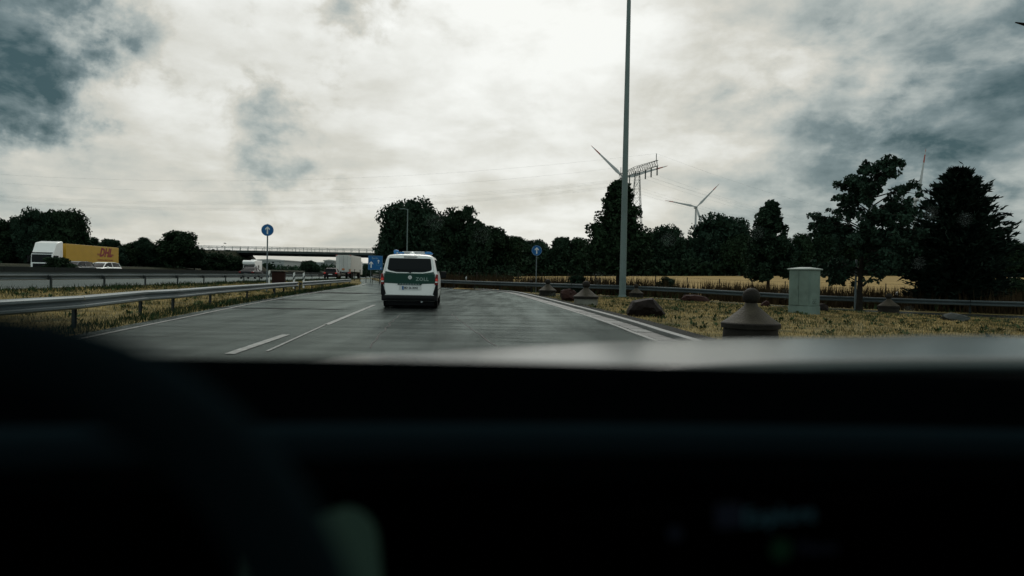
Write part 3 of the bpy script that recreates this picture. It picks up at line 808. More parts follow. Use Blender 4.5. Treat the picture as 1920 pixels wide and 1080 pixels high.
st.build('emblem_star', M_SILVER, em).location = (0, -0.004, 0)
hd = MB().box((0.0, -0.030, 0.835), (0.80, 0.03, 0.045)).build('handle_strip', M_GREENV, van, bevel=0.006)
for q in range(8): MB().box((-0.315 + q * 0.09, -0.049, 0.84), (0.055, 0.008, 0.016)).build('handle_glint', M_SILVER, hd)
rec = plate_xz('plate_recess', rounded([(-0.36, 0.63), (0.42, 0.63), (0.40, 0.815), (-0.34, 0.815)], 0.03), -0.017, 0.0, mat('recess_white', (0.62, 0.63, 0.61), 0.4), van)
pl = MB().box((0.03, -0.022, 0.71), (0.56, 0.012, 0.125)).build('number_plate', M_SIGNWHITE, van, bevel=0.003)
MB().box((-0.22, -0.030, 0.71), (0.055, 0.004, 0.123)).build('plate_band', M_SIGNBLUE, pl)
link('plate_lettering', text_mesh('BD 26 3042', 0.105, M_INK, 0.001, 0, 0.92, 0.002), pl, (0.055, -0.031, 0.71), (R(90), 0, 0))
bump_ = MB()
brings = []
for y, w, z0, z1 in ((-0.09, 0.78, 0.33, 0.40), (-0.07, 0.86, 0.29, 0.44), (0.0, 0.945, 0.27, 0.46), (0.4, 0.965, 0.27, 0.46)):
    brings.append([(-w, y, z0), (w, y, z0), (w, y, z1), (-w, y, z1)])
bump_.loft(brings); bump_.build('bumper', M_BLACK, van, bevel=0.015)
for s in (-1, 1):
    cw = MB(); cw.prism([(s * 0.845, 0.46), (s * 0.965, 0.46), (s * 0.965, 0.82), (s * 0.885, 0.82), (s * 0.80, 0.50)], lambda a, c: (a, -0.016, c), lambda a, c: (a, 0.35, c))
    cw.build('bumper_corner', M_BLACK, van, bevel=0.01)
    tl = MB(); tl.prism([(s * 0.855, 0.82), (s * 0.965, 0.82), (s * 0.972, 1.0), (s * 0.962, 1.19), (s * 0.905, 1.19), (s * 0.865, 1.05)], lambda a, c: (a, -0.03, c), lambda a, c: (a, 0.22, c))
    tlo = tl.build('tail_light', M_RED, van, bevel=0.01)
    MB().box((s * 0.915, -0.034, 0.925), (0.085, 0.01, 0.045)).build('reversing_lamp', M_SIGNWHITE, tlo)
    MB().box((s * 0.922, -0.034, 1.0), (0.080, 0.01, 0.085)).build('brake_lamp', M_REDLIT, tlo)
    mr_ = MB(); mr_.box((s * 1.08, 3.45, 1.18), (0.22, 0.10, 0.26)); mr_.bar((s * 0.93, 3.5, 1.1), (s * 1.05, 3.46, 1.12), 0.05)
    mr_.build('mirror', M_BLACK, van, bevel=0.03)
    for y in (0.95, 4.15): wheel(van, (s * 0.83, y, 0.33), 0.33, 0.23, s)
    MB().box((s * 0.92, 2.55, 0.66), (0.09, 4.2, 0.03)).build('rub_strip', M_BLACK, van)
    sw = MB(); sw.prism([(0.35, 1.30), (3.0, 1.30), (3.0, 1.70), (0.45, 1.70)], lambda a, c: (s * (0.945 - (c - 1.2) * 0.22), a, c), lambda a, c: (s * (0.958 - (c - 1.2) * 0.22), a, c)); sw.build('side_window', M_GLASS, van)
wp = MB(); wp.tube([(0.02, -0.022, 1.25), (-0.28, 0.0, 1.33), (-0.42, 0.01, 1.34)], 0.009, 6); wp.box((0.02, -0.03, 1.25), (0.06, 0.03, 0.05)); wp.build('wiper', M_BLACK, van)
MB().box((0.02, 0.075, 1.775), (0.46, 0.02, 0.025)).build('brake_light', M_BLACK, van)
MB().box((0, 2.6, 0.235), (1.62, 4.7, 0.25)).build('underbody_shade', M_BLACK, van)  # black floor box hung low to fill in the shadow under the van
for s in (-1, 1): MB().box((s * 0.7, 0.42, 0.25), (0.34, 0.02, 0.40)).build('mud_flap', M_RUBBER, van)
MB().tube([(0.42, 0.0, 0.24), (0.42, 0.5, 0.26)], 0.035, 10).build('exhaust', M_SILVER, van)
bar_ = link('light_bar', None, van, (0, 1.55, 1.90)); bar_.empty_display_size = 0.1
MB().box((0.04, 0, 0.035), (1.26, 0.30, 0.055)).build('bar_base', M_SILVER, bar_, bevel=0.02)
MB().box((-0.60, 0.0, 0.075), (0.17, 0.26, 0.155)).build('beacon', M_BLUELAMP, bar_, bevel=0.03)
lam = MB(); lam.prism([(0.42, 0.01), (0.72, 0.01), (0.72, 0.06), (0.64, 0.105), (0.46, 0.105)], lambda a, c: (a, -0.16, c), lambda a, c: (a, 0.16, c)); lam.build('beacon', M_BLUELAMP, bar_, bevel=0.01)
MB().box((-0.42, 0.0, 0.045), (0.22, 0.31, 0.07)).build('beacon_side', M_BLUELAMP, bar_, bevel=0.015)
MB().box((0.02, -0.02, 0.085), (0.80, 0.24, 0.035)).build('bar_cover', M_SILVER, bar_, bevel=0.01)
an = MB().lathe([(0.10, 0.0), (0.095, 0.05), (0.06, 0.10), (0.02, 0.12)], 14).build('roof_aerial', M_WHITE, van, smooth=True); an.location = (0.03, 0.75, 1.855)
for s in (-1, 1):
    hl = MB(); hl.box((s * 0.68, 4.98, 0.80), (0.28, 0.16, 0.16)); hl.build('headlight', M_GLASS, van)
wsd = MB(); wsd.prism([(-0.72, 0), (0.72, 0), (0.68, 1), (-0.68, 1)], lambda a, c: (a, 4.27 - c * 0.60, 1.31 + c * 0.50), lambda a, c: (a, 4.30 - c * 0.60, 1.33 + c * 0.50)); wsd.build('windscreen', M_GLASS, van)

# ---- ordinary cars
def make_car(name, label, loc, heading, paint, kind='estate', lit=True, group=None):
    """y forward, rear at y=0"""
    c = thing(name, label, 'car', loc, heading, group)
    Lc, W, Hc = (4.6, 0.90, 1.46)
    b = MB(); rs_ = []
    for y, w, z0, z1 in ((0.0, 0.80, 0.42, 0.86), (0.10, 0.86, 0.32, 0.95), (0.5, W, 0.26, 0.98), (1.5, W, 0.24, 0.96), (3.0, W, 0.24, 0.94), (3.6, W, 0.25, 0.90), (4.3, 0.86, 0.28, 0.78), (4.55, 0.76, 0.34, 0.66)):
        h = [(w - 0.07, z0), (w, z0 + 0.12), (w + 0.01, (z0 + z1) / 2), (w - 0.02, z1 - 0.06), (w - 0.10, z1)]
        rs_.append([(x, y, z) for x, z in h] + [(-x, y, z) for x, z in reversed(h)])
    b.loft(rs_); b.build('body', paint, c, smooth=True)
    if kind == 'estate': g = ((0.12, 0.74, 0.93, 0.93), (0.38, 0.62, 0.95, 1.40), (1.0, 0.64, 0.95, Hc), (2.3, 0.64, 0.93, Hc - 0.01), (2.75, 0.62, 0.92, Hc - 0.10), (3.55, 0.74, 0.88, 0.90))
    else: g = ((0.55, 0.74, 0.95, 0.96), (1.15, 0.60, 0.95, 1.36), (1.6, 0.62, 0.95, Hc - 0.04), (2.3, 0.62, 0.93, Hc - 0.05), (2.75, 0.60, 0.92, Hc - 0.14), (3.55, 0.74, 0.88, 0.90))
    gl = MB(); rs2 = []
    for y, w, z0, z1 in g:
        wb = 0.80
        rs2.append([(wb, y, z0 - 0.03), (w, y, z1 - 0.02), (w - 0.08, y, z1), (-w + 0.08, y, z1), (-w, y, z1 - 0.02), (-wb, y, z0 - 0.03)])
    gl.loft(rs2); gl.build('glazing', M_GLASS, c, smooth=True)
    rf = MB(); rr_ = []
    for y, w, z0, z1 in g[1:5]:
        rr_.append([(w + 0.006, y, z1 - 0.07), (w + 0.004, y, z1), (w - 0.08, y, z1 + 0.02), (-w + 0.08, y, z1 + 0.02), (-w - 0.004, y, z1), (-w - 0.006, y, z1 - 0.07)])
    rf.loft(rr_); rf.build('roof', paint, c, smooth=True)
    for s in (-1, 1):
        for (ya, wa, za), (yb, wb, zb) in (((g[0][0] + 0.02, 0.77, 0.94), (g[1][0], g[1][1], g[1][3])), ((1.75, 0.81, 0.92), (1.78, 0.645, Hc - 0.03)), ((3.5, 0.77, 0.90), (g[4][0], g[4][1], g[4][3]))):
            MB().bar((s * wa, ya, za), (s * wb, yb, zb), 0.07, 0.05).build('pillar', paint, c)
        for y in (0.85, 3.65): wheel(c, (s * (W - 0.09), y, 0.32), 0.32, 0.20, s)
        MB().box((s * 0.74, 0.03, 0.80), (0.26, 0.12, 0.16)).build('tail_light', M_REDLIT if lit else M_RED, c, bevel=0.02)
        MB().box((s * 0.66, 4.46, 0.62), (0.30, 0.12, 0.13)).build('headlight', M_SIGNWHITE, c, bevel=0.02)
        MB().box((s * 1.0, 3.05, 0.98), (0.18, 0.10, 0.13)).build('mirror', paint, c, bevel=0.02)
    MB().box((0, -0.005, 0.62), (0.52, 0.02, 0.11)).build('number_plate', M_SIGNWHITE, c)
    MB().box((0, 0.05, 0.40), (1.62, 0.14, 0.16)).build('bumper', M_BLACK, c, bevel=0.03)
    return c
HWY_A = math.atan2(-HD[0], HD[1])
def hp(px, u, dz=0.034):
    """place on the motorway lane u seen in image column px"""
    k = (px - 960) / FPX
    P = HB + HN * u
    t = (P[0] - k * P[1]) / (k * HD[1] - HD[0])
    x, y = hwy(t, u); return Vector((x, y, Hz(x, y) + dz))
make_car('car', 'dark maroon estate car with glowing tail lights behind the white box truck', hp(619, 1.7), HWY_A + R(3), M_CARMAR, 'estate').scale = (1.1, 1.1, 1.1)
make_car('car', 'black car on the motorway just below the white camper van', hp(461, 8.4), HWY_A, M_CARDARK, 'saloon', False)
wc = hp(214, 20.0); make_car('car', 'white car passing in front of the yellow trailer', wc, HWY_A + math.pi - R(3), M_WHITE, 'estate', False)
gc = hp(163, 20.0); make_car('car', 'grey car half hidden by a bush below the yellow trailer', gc, HWY_A + math.pi, M_CARGREY, 'estate', False)

# ---- camper van, oncoming
cv = thing('camper_van', 'white camper van with overcab bed coming under the bridge', 'camper van', hp(480, 21.5), HWY_A + math.pi)
b = MB(); b.prism([(0, 0.5), (5.2, 0.5), (5.2, 1.15), (4.6, 1.35), (4.45, 1.95), (5.0, 2.15), (5.05, 2.6), (4.6, 2.85), (0.05, 2.85)], lambda a, c: (-1.1, a, c), lambda a, c: (1.1, a, c)); b.build('body', M_WHITE, cv, bevel=0.08)
b = MB(); b.prism([(-0.95, 1.38), (0.95, 1.38), (0.95, 1.92), (-0.95, 1.92)], lambda a, c: (a, 4.66 - (c - 1.35) * 0.25, c), lambda a, c: (a, 4.68 - (c - 1.35) * 0.25, c)); b.build('windscreen', M_GLASS, cv)
for s in (-1, 1):
    MB().box((s * 1.105, 2.4, 1.75), (0.03, 0.9, 0.5)).build('window', M_GLASS, cv, bevel=0.02)
    MB().box((s * 1.105, 4.05, 1.62), (0.03, 0.6, 0.45)).build('door_window', M_GLASS, cv, bevel=0.02)
    MB().box((s * 0.8, 5.2, 0.85), (0.3, 0.05, 0.2)).build('headlight', M_SIGNWHITE, cv)
    for y in (1.1, 4.4): wheel(cv, (s * 0.95, y, 0.34), 0.34, 0.22, s)
b = MB(); b.box((0, 1.5, 2.95), (0.9, 0.9, 0.18)); b.build('roof_hatch', M_WHITE, cv, bevel=0.04)

# ---- yellow lorry, oncoming
tp = hp(98, 27.5); lor = thing('lorry', 'white lorry cab pulling a long yellow DHL trailer on the far carriageway', 'lorry', (tp.x, tp.y, tp.z), HWY_A + math.pi)
# local: front at y=0 looking +y, left side (seen) at x=-... ; body runs to -y
def lx(x): return x
b = MB(); b.prism([(0.0, 0.45), (0.05, 1.25), (-0.06, 2.55), (-0.35, 2.95), (-0.85, 3.95), (-1.9, 4.16), (-2.2, 4.12), (-2.2, 0.9), (-2.2, 0.45)], lambda a, c: (2.46, a, c), lambda a, c: (0.02, a, c)); cabo = b.build('cab', M_WHITE, lor, bevel=0.09, segs=3)
MB().box((1.24, 0.0, 2.05), (2.20, 0.08, 0.95)).build('windscreen', M_GLASS, lor, bevel=0.03)
MB().box((1.24, -0.15, 2.72), (2.3, 0.30, 0.10)).build('sun_visor', M_BLACK, lor, bevel=0.02)
MB().box((1.24, 0.06, 1.15), (1.9, 0.04, 0.6)).build('grille', M_BLACK, lor, bevel=0.02)
for x, nm in ((0.01, -1), (2.47, 1)):
    MB().box((x, -0.75, 2.05), (0.05, 0.95, 0.75)).build('side_window', M_GLASS, lor, bevel=0.02)
    mm = MB(); mm.box((x + nm * 0.22, 0.02, 1.95), (0.22, 0.12, 0.75)); mm.bar((x, -0.1, 2.3), (x + nm * 0.22, 0.0, 2.3), 0.05); mm.build('mirror', M_BLACK, lor, bevel=0.03)
    MB().box((x, -1.75, 2.3), (0.04, 0.03, 1.6)).build('door_seam', M_SILVER, lor)
for x in (2.15, 0.33):
    MB().box((x, 0.04, 0.75), (0.4, 0.06, 0.2)).build('headlight', M_SIGNWHITE, lor)
    for y in (-1.3, -4.3): wheel(lor, (x, y, 0.5), 0.5, 0.35, -1 if x < 1 else 1)
    for y in (-10.4, -11.7, -13.0): wheel(lor, (x, y, 0.5), 0.5, 0.35, -1 if x < 1 else 1)
MB().box((1.24, -4.0, 0.85), (0.9, 5.5, 0.25)).build('chassis', M_BLACK, lor)
lor.scale = (0.93, 0.93, 0.93); lor.location.z -= 0.12
tr = MB().box((1.24, -9.35, 2.52), (2.48, 13.1, 2.86)).build('trailer', M_YELLOW, lor, bevel=0.03)
dm = text_mesh('DHL', 1.55, M_DARKRED, 0.004, 0.35, 1.02, 0.075)
link('logo', dm, tr, (-0.012, -12.3, 3.10), (R(90), 0, R(-90)), (1.05, 1.0, 1))
for k, (dy, z) in enumerate(((-10.55, 2.80), (-10.55, 2.92), (-14.05, 2.80), (-14.05, 2.92))):
    MB().box((-0.012, dy, z), (0.012, 0.9 if dy > -12 else 0.8, 0.07)).build('logo_stripe', M_DARKRED, tr)
link('slogan', text_mesh('EXCELLENCE. SIMPLY DELIVERED.', 0.28, M_DARKRED, 0.003), tr, (-0.012, -12.3, 2.12), (R(90), 0, R(-90)))
MB().box((1.24, -9.35, 1.06), (2.5, 13.0, 0.10)).build('side_rail', M_BLACK, lor)
for q in range(14): MB().box((-0.006, -3.2 - q * 0.93, 1.25), (0.02, 0.05, 0.22)).build('curtain_strap', M_BLACK, lor)

# ---- white box truck ahead on the motorway
bt_p = hp(643, 2.0)
bt = thing('box_truck', 'white box truck seen from behind, passing under the road bridge', 'truck', bt_p, HWY_A - R(1.0))
MB().box((0, 5.6, 2.53), (2.5, 11.0, 2.75)).build('box_body', M_TRAILW, bt, bevel=0.02)
for s in (-1, 1):
    d_ = MB().box((s * 0.61, 0.085, 2.53), (1.17, 0.03, 2.58)).build('rear_door', M_TRAILW, bt, bevel=0.01)
    for x in (0.25, 0.62): MB().tube([(s * x, 0.04, 1.28), (s * x, 0.04, 3.78)], 0.03, 6).build('locking_bar', M_SILVER, d_)
    for z in (1.6, 2.5, 3.4): MB().box((s * 1.12, 0.055, z), (0.16, 0.03, 0.09)).build('hinge', M_SILVER, d_)
    MB().box((s * 1.14, 0.05, 3.87), (0.16, 0.04, 0.12)).build('marker_lamp', M_REDLIT, bt)
    tlp = MB().box((s * 0.98, 0.06, 0.98), (0.42, 0.08, 0.18)).build('tail_light', M_REDLIT, bt)
    MB().box((s * 1.12, 0.05, 1.34), (0.16, 0.03, 0.42)).build('reflector', M_ORANGE, bt)
    for y in (1.3, 2.6, 9.4): wheel(bt, (s * 1.05, y, 0.5), 0.5, 0.35, s)
    MB().box((s * 1.0, 0.6, 0.5), (0.5, 0.03, 0.6)).build('mud_flap', M_RUBBER, bt)
MB().box((0, 0.075, 2.53), (0.03, 0.02, 2.6)).build('door_gap', M_BLACK, bt)
MB().box((0.0, 0.04, 1.55), (0.42, 0.04, 0.28)).build('hazard_plate', M_ORANGE, bt)
MB().box((0, 0.15, 0.52), (2.35, 0.12, 0.16)).build('underrun_bar', M_BLACK, bt)
MB().box((0, 5.6, 1.0), (0.9, 10.8, 0.25)).build('chassis', M_BLACK, bt)
MB().box((0, 0.1, 1.13), (2.5, 0.1, 0.1)).build('rear_sill', M_SILVER, bt)
cbk = MB().box((0, 12.2, 1.9), (2.4, 1.9, 2.5)).build('cab', M_WHITE, bt, bevel=0.1)

# ------------------------------------------------------------------ signs and poles
def arrow_poly(s):
    p = [(-0.055, -0.36), (0.055, -0.36), (0.055, 0.14), (0.20, -0.01), (0.20, 0.13), (0.0, 0.34), (-0.20, 0.13), (-0.20, -0.01), (-0.055, 0.14)]
    return [(a * s, b_ * s) for a, b_ in p]
def round_sign(label, base, zc, r, top, face):
    t = thing('traffic_sign', label, 'traffic sign', base, face)
    MB().tube([(0, 0.05, -0.1), (0, 0.05, top)], 0.038, 10).build('pole', M_STEEL, t, smooth=True)
    d = MB().lathe([(r, 0.0), (r, 0.012)], 36, (0, 0, zc), 'Y').build('disc', M_SIGNBLUE, t)
    rm = MB()
    for k in range(36):
        a0, a1 = 2 * math.pi * k / 36, 2 * math.pi * (k + 1) / 36
        rm.bar((math.cos(a0) * r * 0.955, -0.003, zc + math.sin(a0) * r * 0.955), (math.cos(a1) * r * 0.955, -0.003, zc + math.sin(a1) * r * 0.955), 0.012, 0.006)
    rm.build('rim', M_SIGNWHITE, d)
    ar = MB(); ar.prism(arrow_poly(r * 1.85), lambda a, c: (a, -0.002, c + zc), lambda a, c: (a, -0.008, c + zc)); ar.build('arrow', M_SIGNWHITE, d)
    for z in (-0.15, 0.15): MB().box((0, 0.03, zc + z), (0.16, 0.04, 0.04)).build('clamp', M_STEEL, t)
    return t
s1 = G(500, 548.5)
round_sign('tall round blue ahead-arrow sign on the grass strip beside the litter bin', s1, 3.50, 0.33, 3.85, R(14))
s2 = at_g(1005, 51)
s2 = on(s2.x, s2.y)
round_sign('round blue ahead-arrow sign by the kerb among the concrete bollards', s2, 3.16, 0.385, 3.30, R(3))
ip = at_g(703, 92); infos = thing('information_sign', 'square blue motorway lane sign with white arrows left of the van', 'road sign', ip, R(5))
infos['label'] = 'square blue motorway lane sign with white arrows beside the customs van'
zc_, hw = 2.62, 0.96
MB().box((0, 0, zc_), (2 * hw, 0.05, 2 * hw)).build('panel', M_SIGNBLUE, infos, bevel=0.03)
pan = infos.children[0]
fr = MB()
for s in (-1, 1):
    fr.box((s * (hw - 0.04), -0.03, zc_), (0.035, 0.012, 2 * hw - 0.1)); fr.box((0, -0.032, zc_ + s * (hw - 0.04)), (2 * hw - 0.1, 0.012, 0.035))
fr.build('border', mat('sign_border', (0.10, 0.20, 0.30), 0.5), pan)
a1 = MB(); a1.prism([(-0.55 + a * 1.55, -0.22 + c * 1.55) for a, c in arrow_poly(0.82)], lambda a, c: (a, -0.028, zc_ + c), lambda a, c: (a, -0.036, zc_ + c)); a1.build('arrow', M_SIGNWHITE, pan)
a2 = MB(); a2.prism([(0.42 + a, 0.18 + c) for a, c in arrow_poly(0.75)], lambda a, c: (a, -0.028, zc_ + c), lambda a, c: (a, -0.036, zc_ + c)); a2.build('arrow', M_SIGNWHITE, pan)
a3 = MB(); a3.box((0.42, -0.03, zc_ - 0.32), (0.62, 0.01, 0.05)); a3.box((0.14, -0.03, zc_ - 0.17), (0.05, 0.01, 0.28)); a3.box((0.70, -0.03, zc_ - 0.17), (0.05, 0.01, 0.28)); a3.build('merge_symbol', mat('sign_faint', (0.05, 0.17, 0.26), 0.5), pan)
link('lettering', text_mesh('Berlin', 0.36, mat('sign_grey', (0.22, 0.32, 0.38), 0.5), 0.003), pan, (-0.05, -0.031, zc_ + 0.62), (R(90), 0, 0))
MB().box((0.75, -0.031, zc_ - 0.70), (0.07, 0.012, 0.2)).build('distance_mark', M_SIGNWHITE, pan)
for s in (-1, 1): MB().tube([(s * 0.6, 0.07, -0.1), (s * 0.6, 0.07, zc_ + hw - 0.1)], 0.05, 8).build('pole', M_STEEL, infos)

# high lighting mast
mp_ = G(1167, 557)
mast = thing('lighting_mast', 'very tall grey steel lighting mast rising out of the grass island', 'mast', mp_)
b = MB(); mast_h = 27.0
b.tube([(0, 0, -0.1), (0, 0, 0.02), (0, 0, 9), (0, 0, 18), (0, 0, mast_h)], [0.225, 0.222, 0.18, 0.135, 0.09], 12); b.build('pole', M_MAST, mast, smooth=True)
MB().lathe([(0.34, 0), (0.34, 0.04), (0.26, 0.06), (0.24, 0.14)], 16).build('base_plate', M_MAST, mast)
MB().box((0.0, -0.225, 1.0), (0.14, 0.03, 0.55)).build('access_door', M_MAST, mast, bevel=0.01)
hd_ = MB().lathe([(0.15, mast_h - 0.1), (0.9, mast_h), (0.9, mast_h + 0.1), (0.15, mast_h + 0.2)], 16).build('lamp_ring', M_MAST, mast)
for k in range(6):
    t = R(60 * k); MB().box((math.cos(t) * 1.0, math.sin(t) * 1.0, mast_h), (0.4, 0.4, 0.22)).build('floodlight', M_STEEL, mast, bevel=0.03)
# thin lamp post behind the van
tp2 = at_g(762, 74); lp2 = thing('lamp_post', 'thin grey lamp post with a flat head in front of the big dark tree', 'lamp post', tp2)
MB().tube([(0, 0, -0.1), (0, 0, 3.5), (0, 0, 8.25)], [0.09, 0.075, 0.055], 8).build('pole', M_MAST, lp2, smooth=True)
MB().tube([(0, 0, 8.18), (-0.5, 0, 8.25)], 0.04, 6).build('arm', M_MAST, lp2)
MB().box((-0.55, 0, 8.24), (0.55, 0.22, 0.09)).build('lamp_head', M_MAST, lp2, bevel=0.03)
# lamp reaching in at the upper right corner
cp = at(1904, 42, 17.0); sl = thing('street_lamp', 'dark street lamp arm just reaching into the upper corner of the sky', 'street lamp', on(cp.x + 2.3, 17.2))
zz = cp.z - sl.location.z
MB().tube([(0, 0, -0.1), (0, 0, 3), (0, 0, zz - 0.5)], [0.08, 0.07, 0.05], 8).build('pole', M_BLACK, sl, smooth=True)
MB().tube([(0, 0, zz - 0.55), (-0.3, -0.05, zz - 0.33), (-1.4, -0.15, zz - 0.16)], [0.045, 0.04, 0.035], 8).build('arm', M_BLACK, sl, smooth=True)
b = MB(); b.loft([[(-1.3, -0.2 + dy * 0.12, zz - 0.16 + dz * 0.07) for dy, dz in ((-1, 0), (0, 0.7), (1, 0), (0, -0.7))], [(-1.8, -0.2 + dy * 0.14, zz - 0.09 + dz * 0.05) for dy, dz in ((-1, 0), (0, 0.7), (1, 0), (0, -0.7))], [(-2.3, -0.2 + dy * 0.03, zz + dz * 0.02) for dy, dz in ((-1, 0), (0, 0.7), (1, 0), (0, -0.7))]]); b.build('lamp_head', M_BLACK, sl)
# small pole beside the leafy tree
gpp = at_g(1604, 40.5); sp = thing('stake_pole', 'slim grey steel pole standing against the leafy tree trunk', 'pole', gpp)
MB().tube([(0, 0, -0.1), (0, 0, 2.9)], 0.06, 8).build('pole', M_STEEL, sp, smooth=True)
MB().lathe([(0.07, 2.88), (0.07, 2.93), (0.03, 2.97)], 10).build('cap', M_STEEL, sp)

# delineator posts
b = MB(); b.prism([(-0.06, -0.05), (0.06, -0.05), (0.02, 0.06), (-0.02, 0.06)], lambda a, c: (a, c, -0.1), lambda a, c: (a, c, 1.0)); b.prism([(-0.06, -0.05), (0.06, -0.05), (0.02, 0.06), (-0.02, 0.06)], lambda a, c: (a, c, 1.0), lambda a, c: (a, c, 1.0 + (0.06 if a > 0 else 0.0)))
del_me = b.mesh('body', M_SIGNWHITE)
b = MB(); b.prism([(-0.062, 0.68), (0.062, 0.80), (0.062, 0.98), (-0.062, 0.86)], lambda a, c: (a, -0.054, c - 0.12), lambda a, c: (a, -0.03, c - 0.12)); db_me = b.mesh('black_band', M_INK)
def delineator(label, loc, rz=0.0, sc=1.0):
    t = thing('marker_post', label, 'marker post', loc, rz, 'white roadside marker posts'); t.scale = (sc, sc, sc)
    bd = link('body', del_me, t); link('black_band', db_me, bd)
    MB().box((0, -0.058, 0.745), (0.04, 0.008, 0.14)).build('reflector', M_SILVER, t)
    return t
def dl(px, depth, label, sc=1.0, lift=0.0):
    p = at_g(px, depth); delineator(label, Vector((p.x, p.y, p.z + lift)), 0, sc)
dl(551.5, 46, 'white marker post with a black band, the one closer to the litter bin', 1.1)
dl(569.5, 48, 'white marker post with a black band near the gap in the guardrail', 1.1)
dl(505, 46, 'white marker post half hidden behind the tall round blue sign', 1.1)
dl(874, 62, 'small white marker post behind the guardrail next to the van', 1.05)
dl(1681, 45, 'small white marker post beneath the conifer behind the guardrail', 1.0)

# litter bin
bp_ = at_g(522.5, 39.3); lb = thing('litter_bin', 'dark brown slatted litter bin on legs behind the guardrail', 'litter bin', bp_, R(12))
for k in range(9):
    for s in (-1, 1):
        MB().box((-0.30 + k * 0.075, s * 0.27, 0.83), (0.062, 0.03, 0.72)).build('slat', M_WOOD, lb)
for k in range(7):
    for s in (-1, 1): MB().box((s * 0.335, -0.225 + k * 0.075, 0.83), (0.03, 0.062, 0.72)).build('slat', M_WOOD, lb)
MB().box((0, 0, 1.21), (0.78, 0.66, 0.04)).build('lid', M_BLACK, lb, bevel=0.01)
MB().box((0, 0, 0.82), (0.60, 0.48, 0.70)).build('liner', M_BLACK, lb)
for sx in (-1, 1):
    for sy in (-1, 1): MB().box((sx * 0.27, sy * 0.2, 0.22), (0.05, 0.05, 0.6)).build('leg', M_BLACK, lb)

# electrical cabinet
cbp = G(1507, 589); cbt = thing('utility_cabinet', 'weathered pale green utility cabinet with pitched lid and a scribble standing in dry grass', 'utility cabinet', cbp, R(-2))
W1, D1, HC = 0.98, 0.72, 1.86
ca = R(33)
q = link('body', None, None); bpy.data.objects.remove(q)
bodyrot = ca
b = MB(); b.box((0, 0, 0.16), (W1 * 1.0, D1, 0.36)); pln = b.build('plinth', M_CAB, cbt, bevel=0.01)
b = MB(); b.box((0, 0, 1.09), (W1 - 0.03, D1 - 0.03, 1.49)); bd = b.build('body', M_CAB, cbt, bevel=0.012)
for s in (-1, 1): MB().box((s * (W1 - 0.03) / 4, -D1 / 2 + 0.008, 1.08), ((W1 - 0.03) / 2 - 0.02, 0.02, 1.42)).build('door', M_CAB, cbt, bevel=0.006)
MB().box((W1 / 2 - 0.012, 0, 1.08), (0.012, D1 - 0.14, 1.38)).build('side_panel', M_CAB, cbt, bevel=0.005)
b = MB(); e = 0.05; x, y = W1 / 2 + e, D1 / 2 + e
b.add([(-x, -y, HC - 0.04), (x, -y, HC - 0.04), (x, y, HC - 0.04), (-x, y, HC - 0.04), (-x, -y, HC + 0.005), (x, -y, HC + 0.005), (x, y, HC + 0.005), (-x, y, HC + 0.005), (-x * 0.45, 0, HC + 0.07), (x * 0.45, 0, HC + 0.07)], [(3, 2, 1, 0), (0, 1, 5, 4), (1, 2, 6, 5), (2, 3, 7, 6), (3, 0, 4, 7), (4, 5, 9, 8), (5, 6, 9), (6, 7, 8, 9), (7, 4, 8)])
b.build('lid', mat('cabinet_lid', (0.20, 0.25, 0.23), 0.5, var=0.1), cbt, bevel=0.006)
MB().box((-0.03, -D1 / 2 - 0.006, 1.1), (0.03, 0.02, 0.16)).build('handle', M_CABD, cbt)
MB().box((W1 / 2 - 0.02, 0.0, 1.62), (0.05, 0.05, 0.02)).build('vent', M_CABD, cbt)
sc_ = MB()
for k, (ox, oy) in enumerate(((-0.06, 0), (0.06, 0))):
    pts = [(W1 / 2 - 0.004 + 0.0, ox + math.cos(t) * 0.05, 0.50 + oy + math.sin(t) * 0.06) for t in np.linspace(R(60), R(330), 12)]
    sc_.tube(pts, 0.007, 5)
sc_.tube([(W1 / 2 - 0.004, -0.14, 0.62), (W1 / 2 - 0.004, -0.05, 0.60), (W1 / 2 - 0.004, 0.13, 0.64)], 0.005, 5)
sc_.build('graffiti', M_INK, cbt)
MB().sphere((-0.02, -D1 / 2, 0.06), 0.09, 10, 6).build('stain_plug', M_CABD, cbt)
cbt.rotation_euler = (0, 0, R(-60))

# concrete bollards with ball heads
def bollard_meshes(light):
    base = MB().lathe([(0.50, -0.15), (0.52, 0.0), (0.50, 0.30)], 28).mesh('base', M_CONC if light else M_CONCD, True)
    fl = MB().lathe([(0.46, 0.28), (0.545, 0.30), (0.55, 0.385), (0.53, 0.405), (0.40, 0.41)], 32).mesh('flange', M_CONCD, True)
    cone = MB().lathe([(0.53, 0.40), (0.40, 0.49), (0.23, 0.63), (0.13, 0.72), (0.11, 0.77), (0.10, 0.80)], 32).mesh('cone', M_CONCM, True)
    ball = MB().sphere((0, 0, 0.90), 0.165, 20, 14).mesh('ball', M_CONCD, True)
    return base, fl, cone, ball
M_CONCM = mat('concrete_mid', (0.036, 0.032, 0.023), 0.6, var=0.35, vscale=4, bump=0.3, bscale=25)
BL, BDk = bollard_meshes(True), bollard_meshes(False)
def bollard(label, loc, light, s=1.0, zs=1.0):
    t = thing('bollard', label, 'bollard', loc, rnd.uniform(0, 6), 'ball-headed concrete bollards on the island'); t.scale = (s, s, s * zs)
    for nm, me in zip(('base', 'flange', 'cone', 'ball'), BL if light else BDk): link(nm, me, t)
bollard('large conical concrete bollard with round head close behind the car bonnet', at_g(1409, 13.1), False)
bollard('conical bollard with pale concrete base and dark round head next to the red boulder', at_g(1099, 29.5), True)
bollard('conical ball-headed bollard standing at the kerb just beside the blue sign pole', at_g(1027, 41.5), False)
bollard('farthest small ball-headed bollard on the kerb behind the blue sign', at_g(995, 54), False, 0.9)
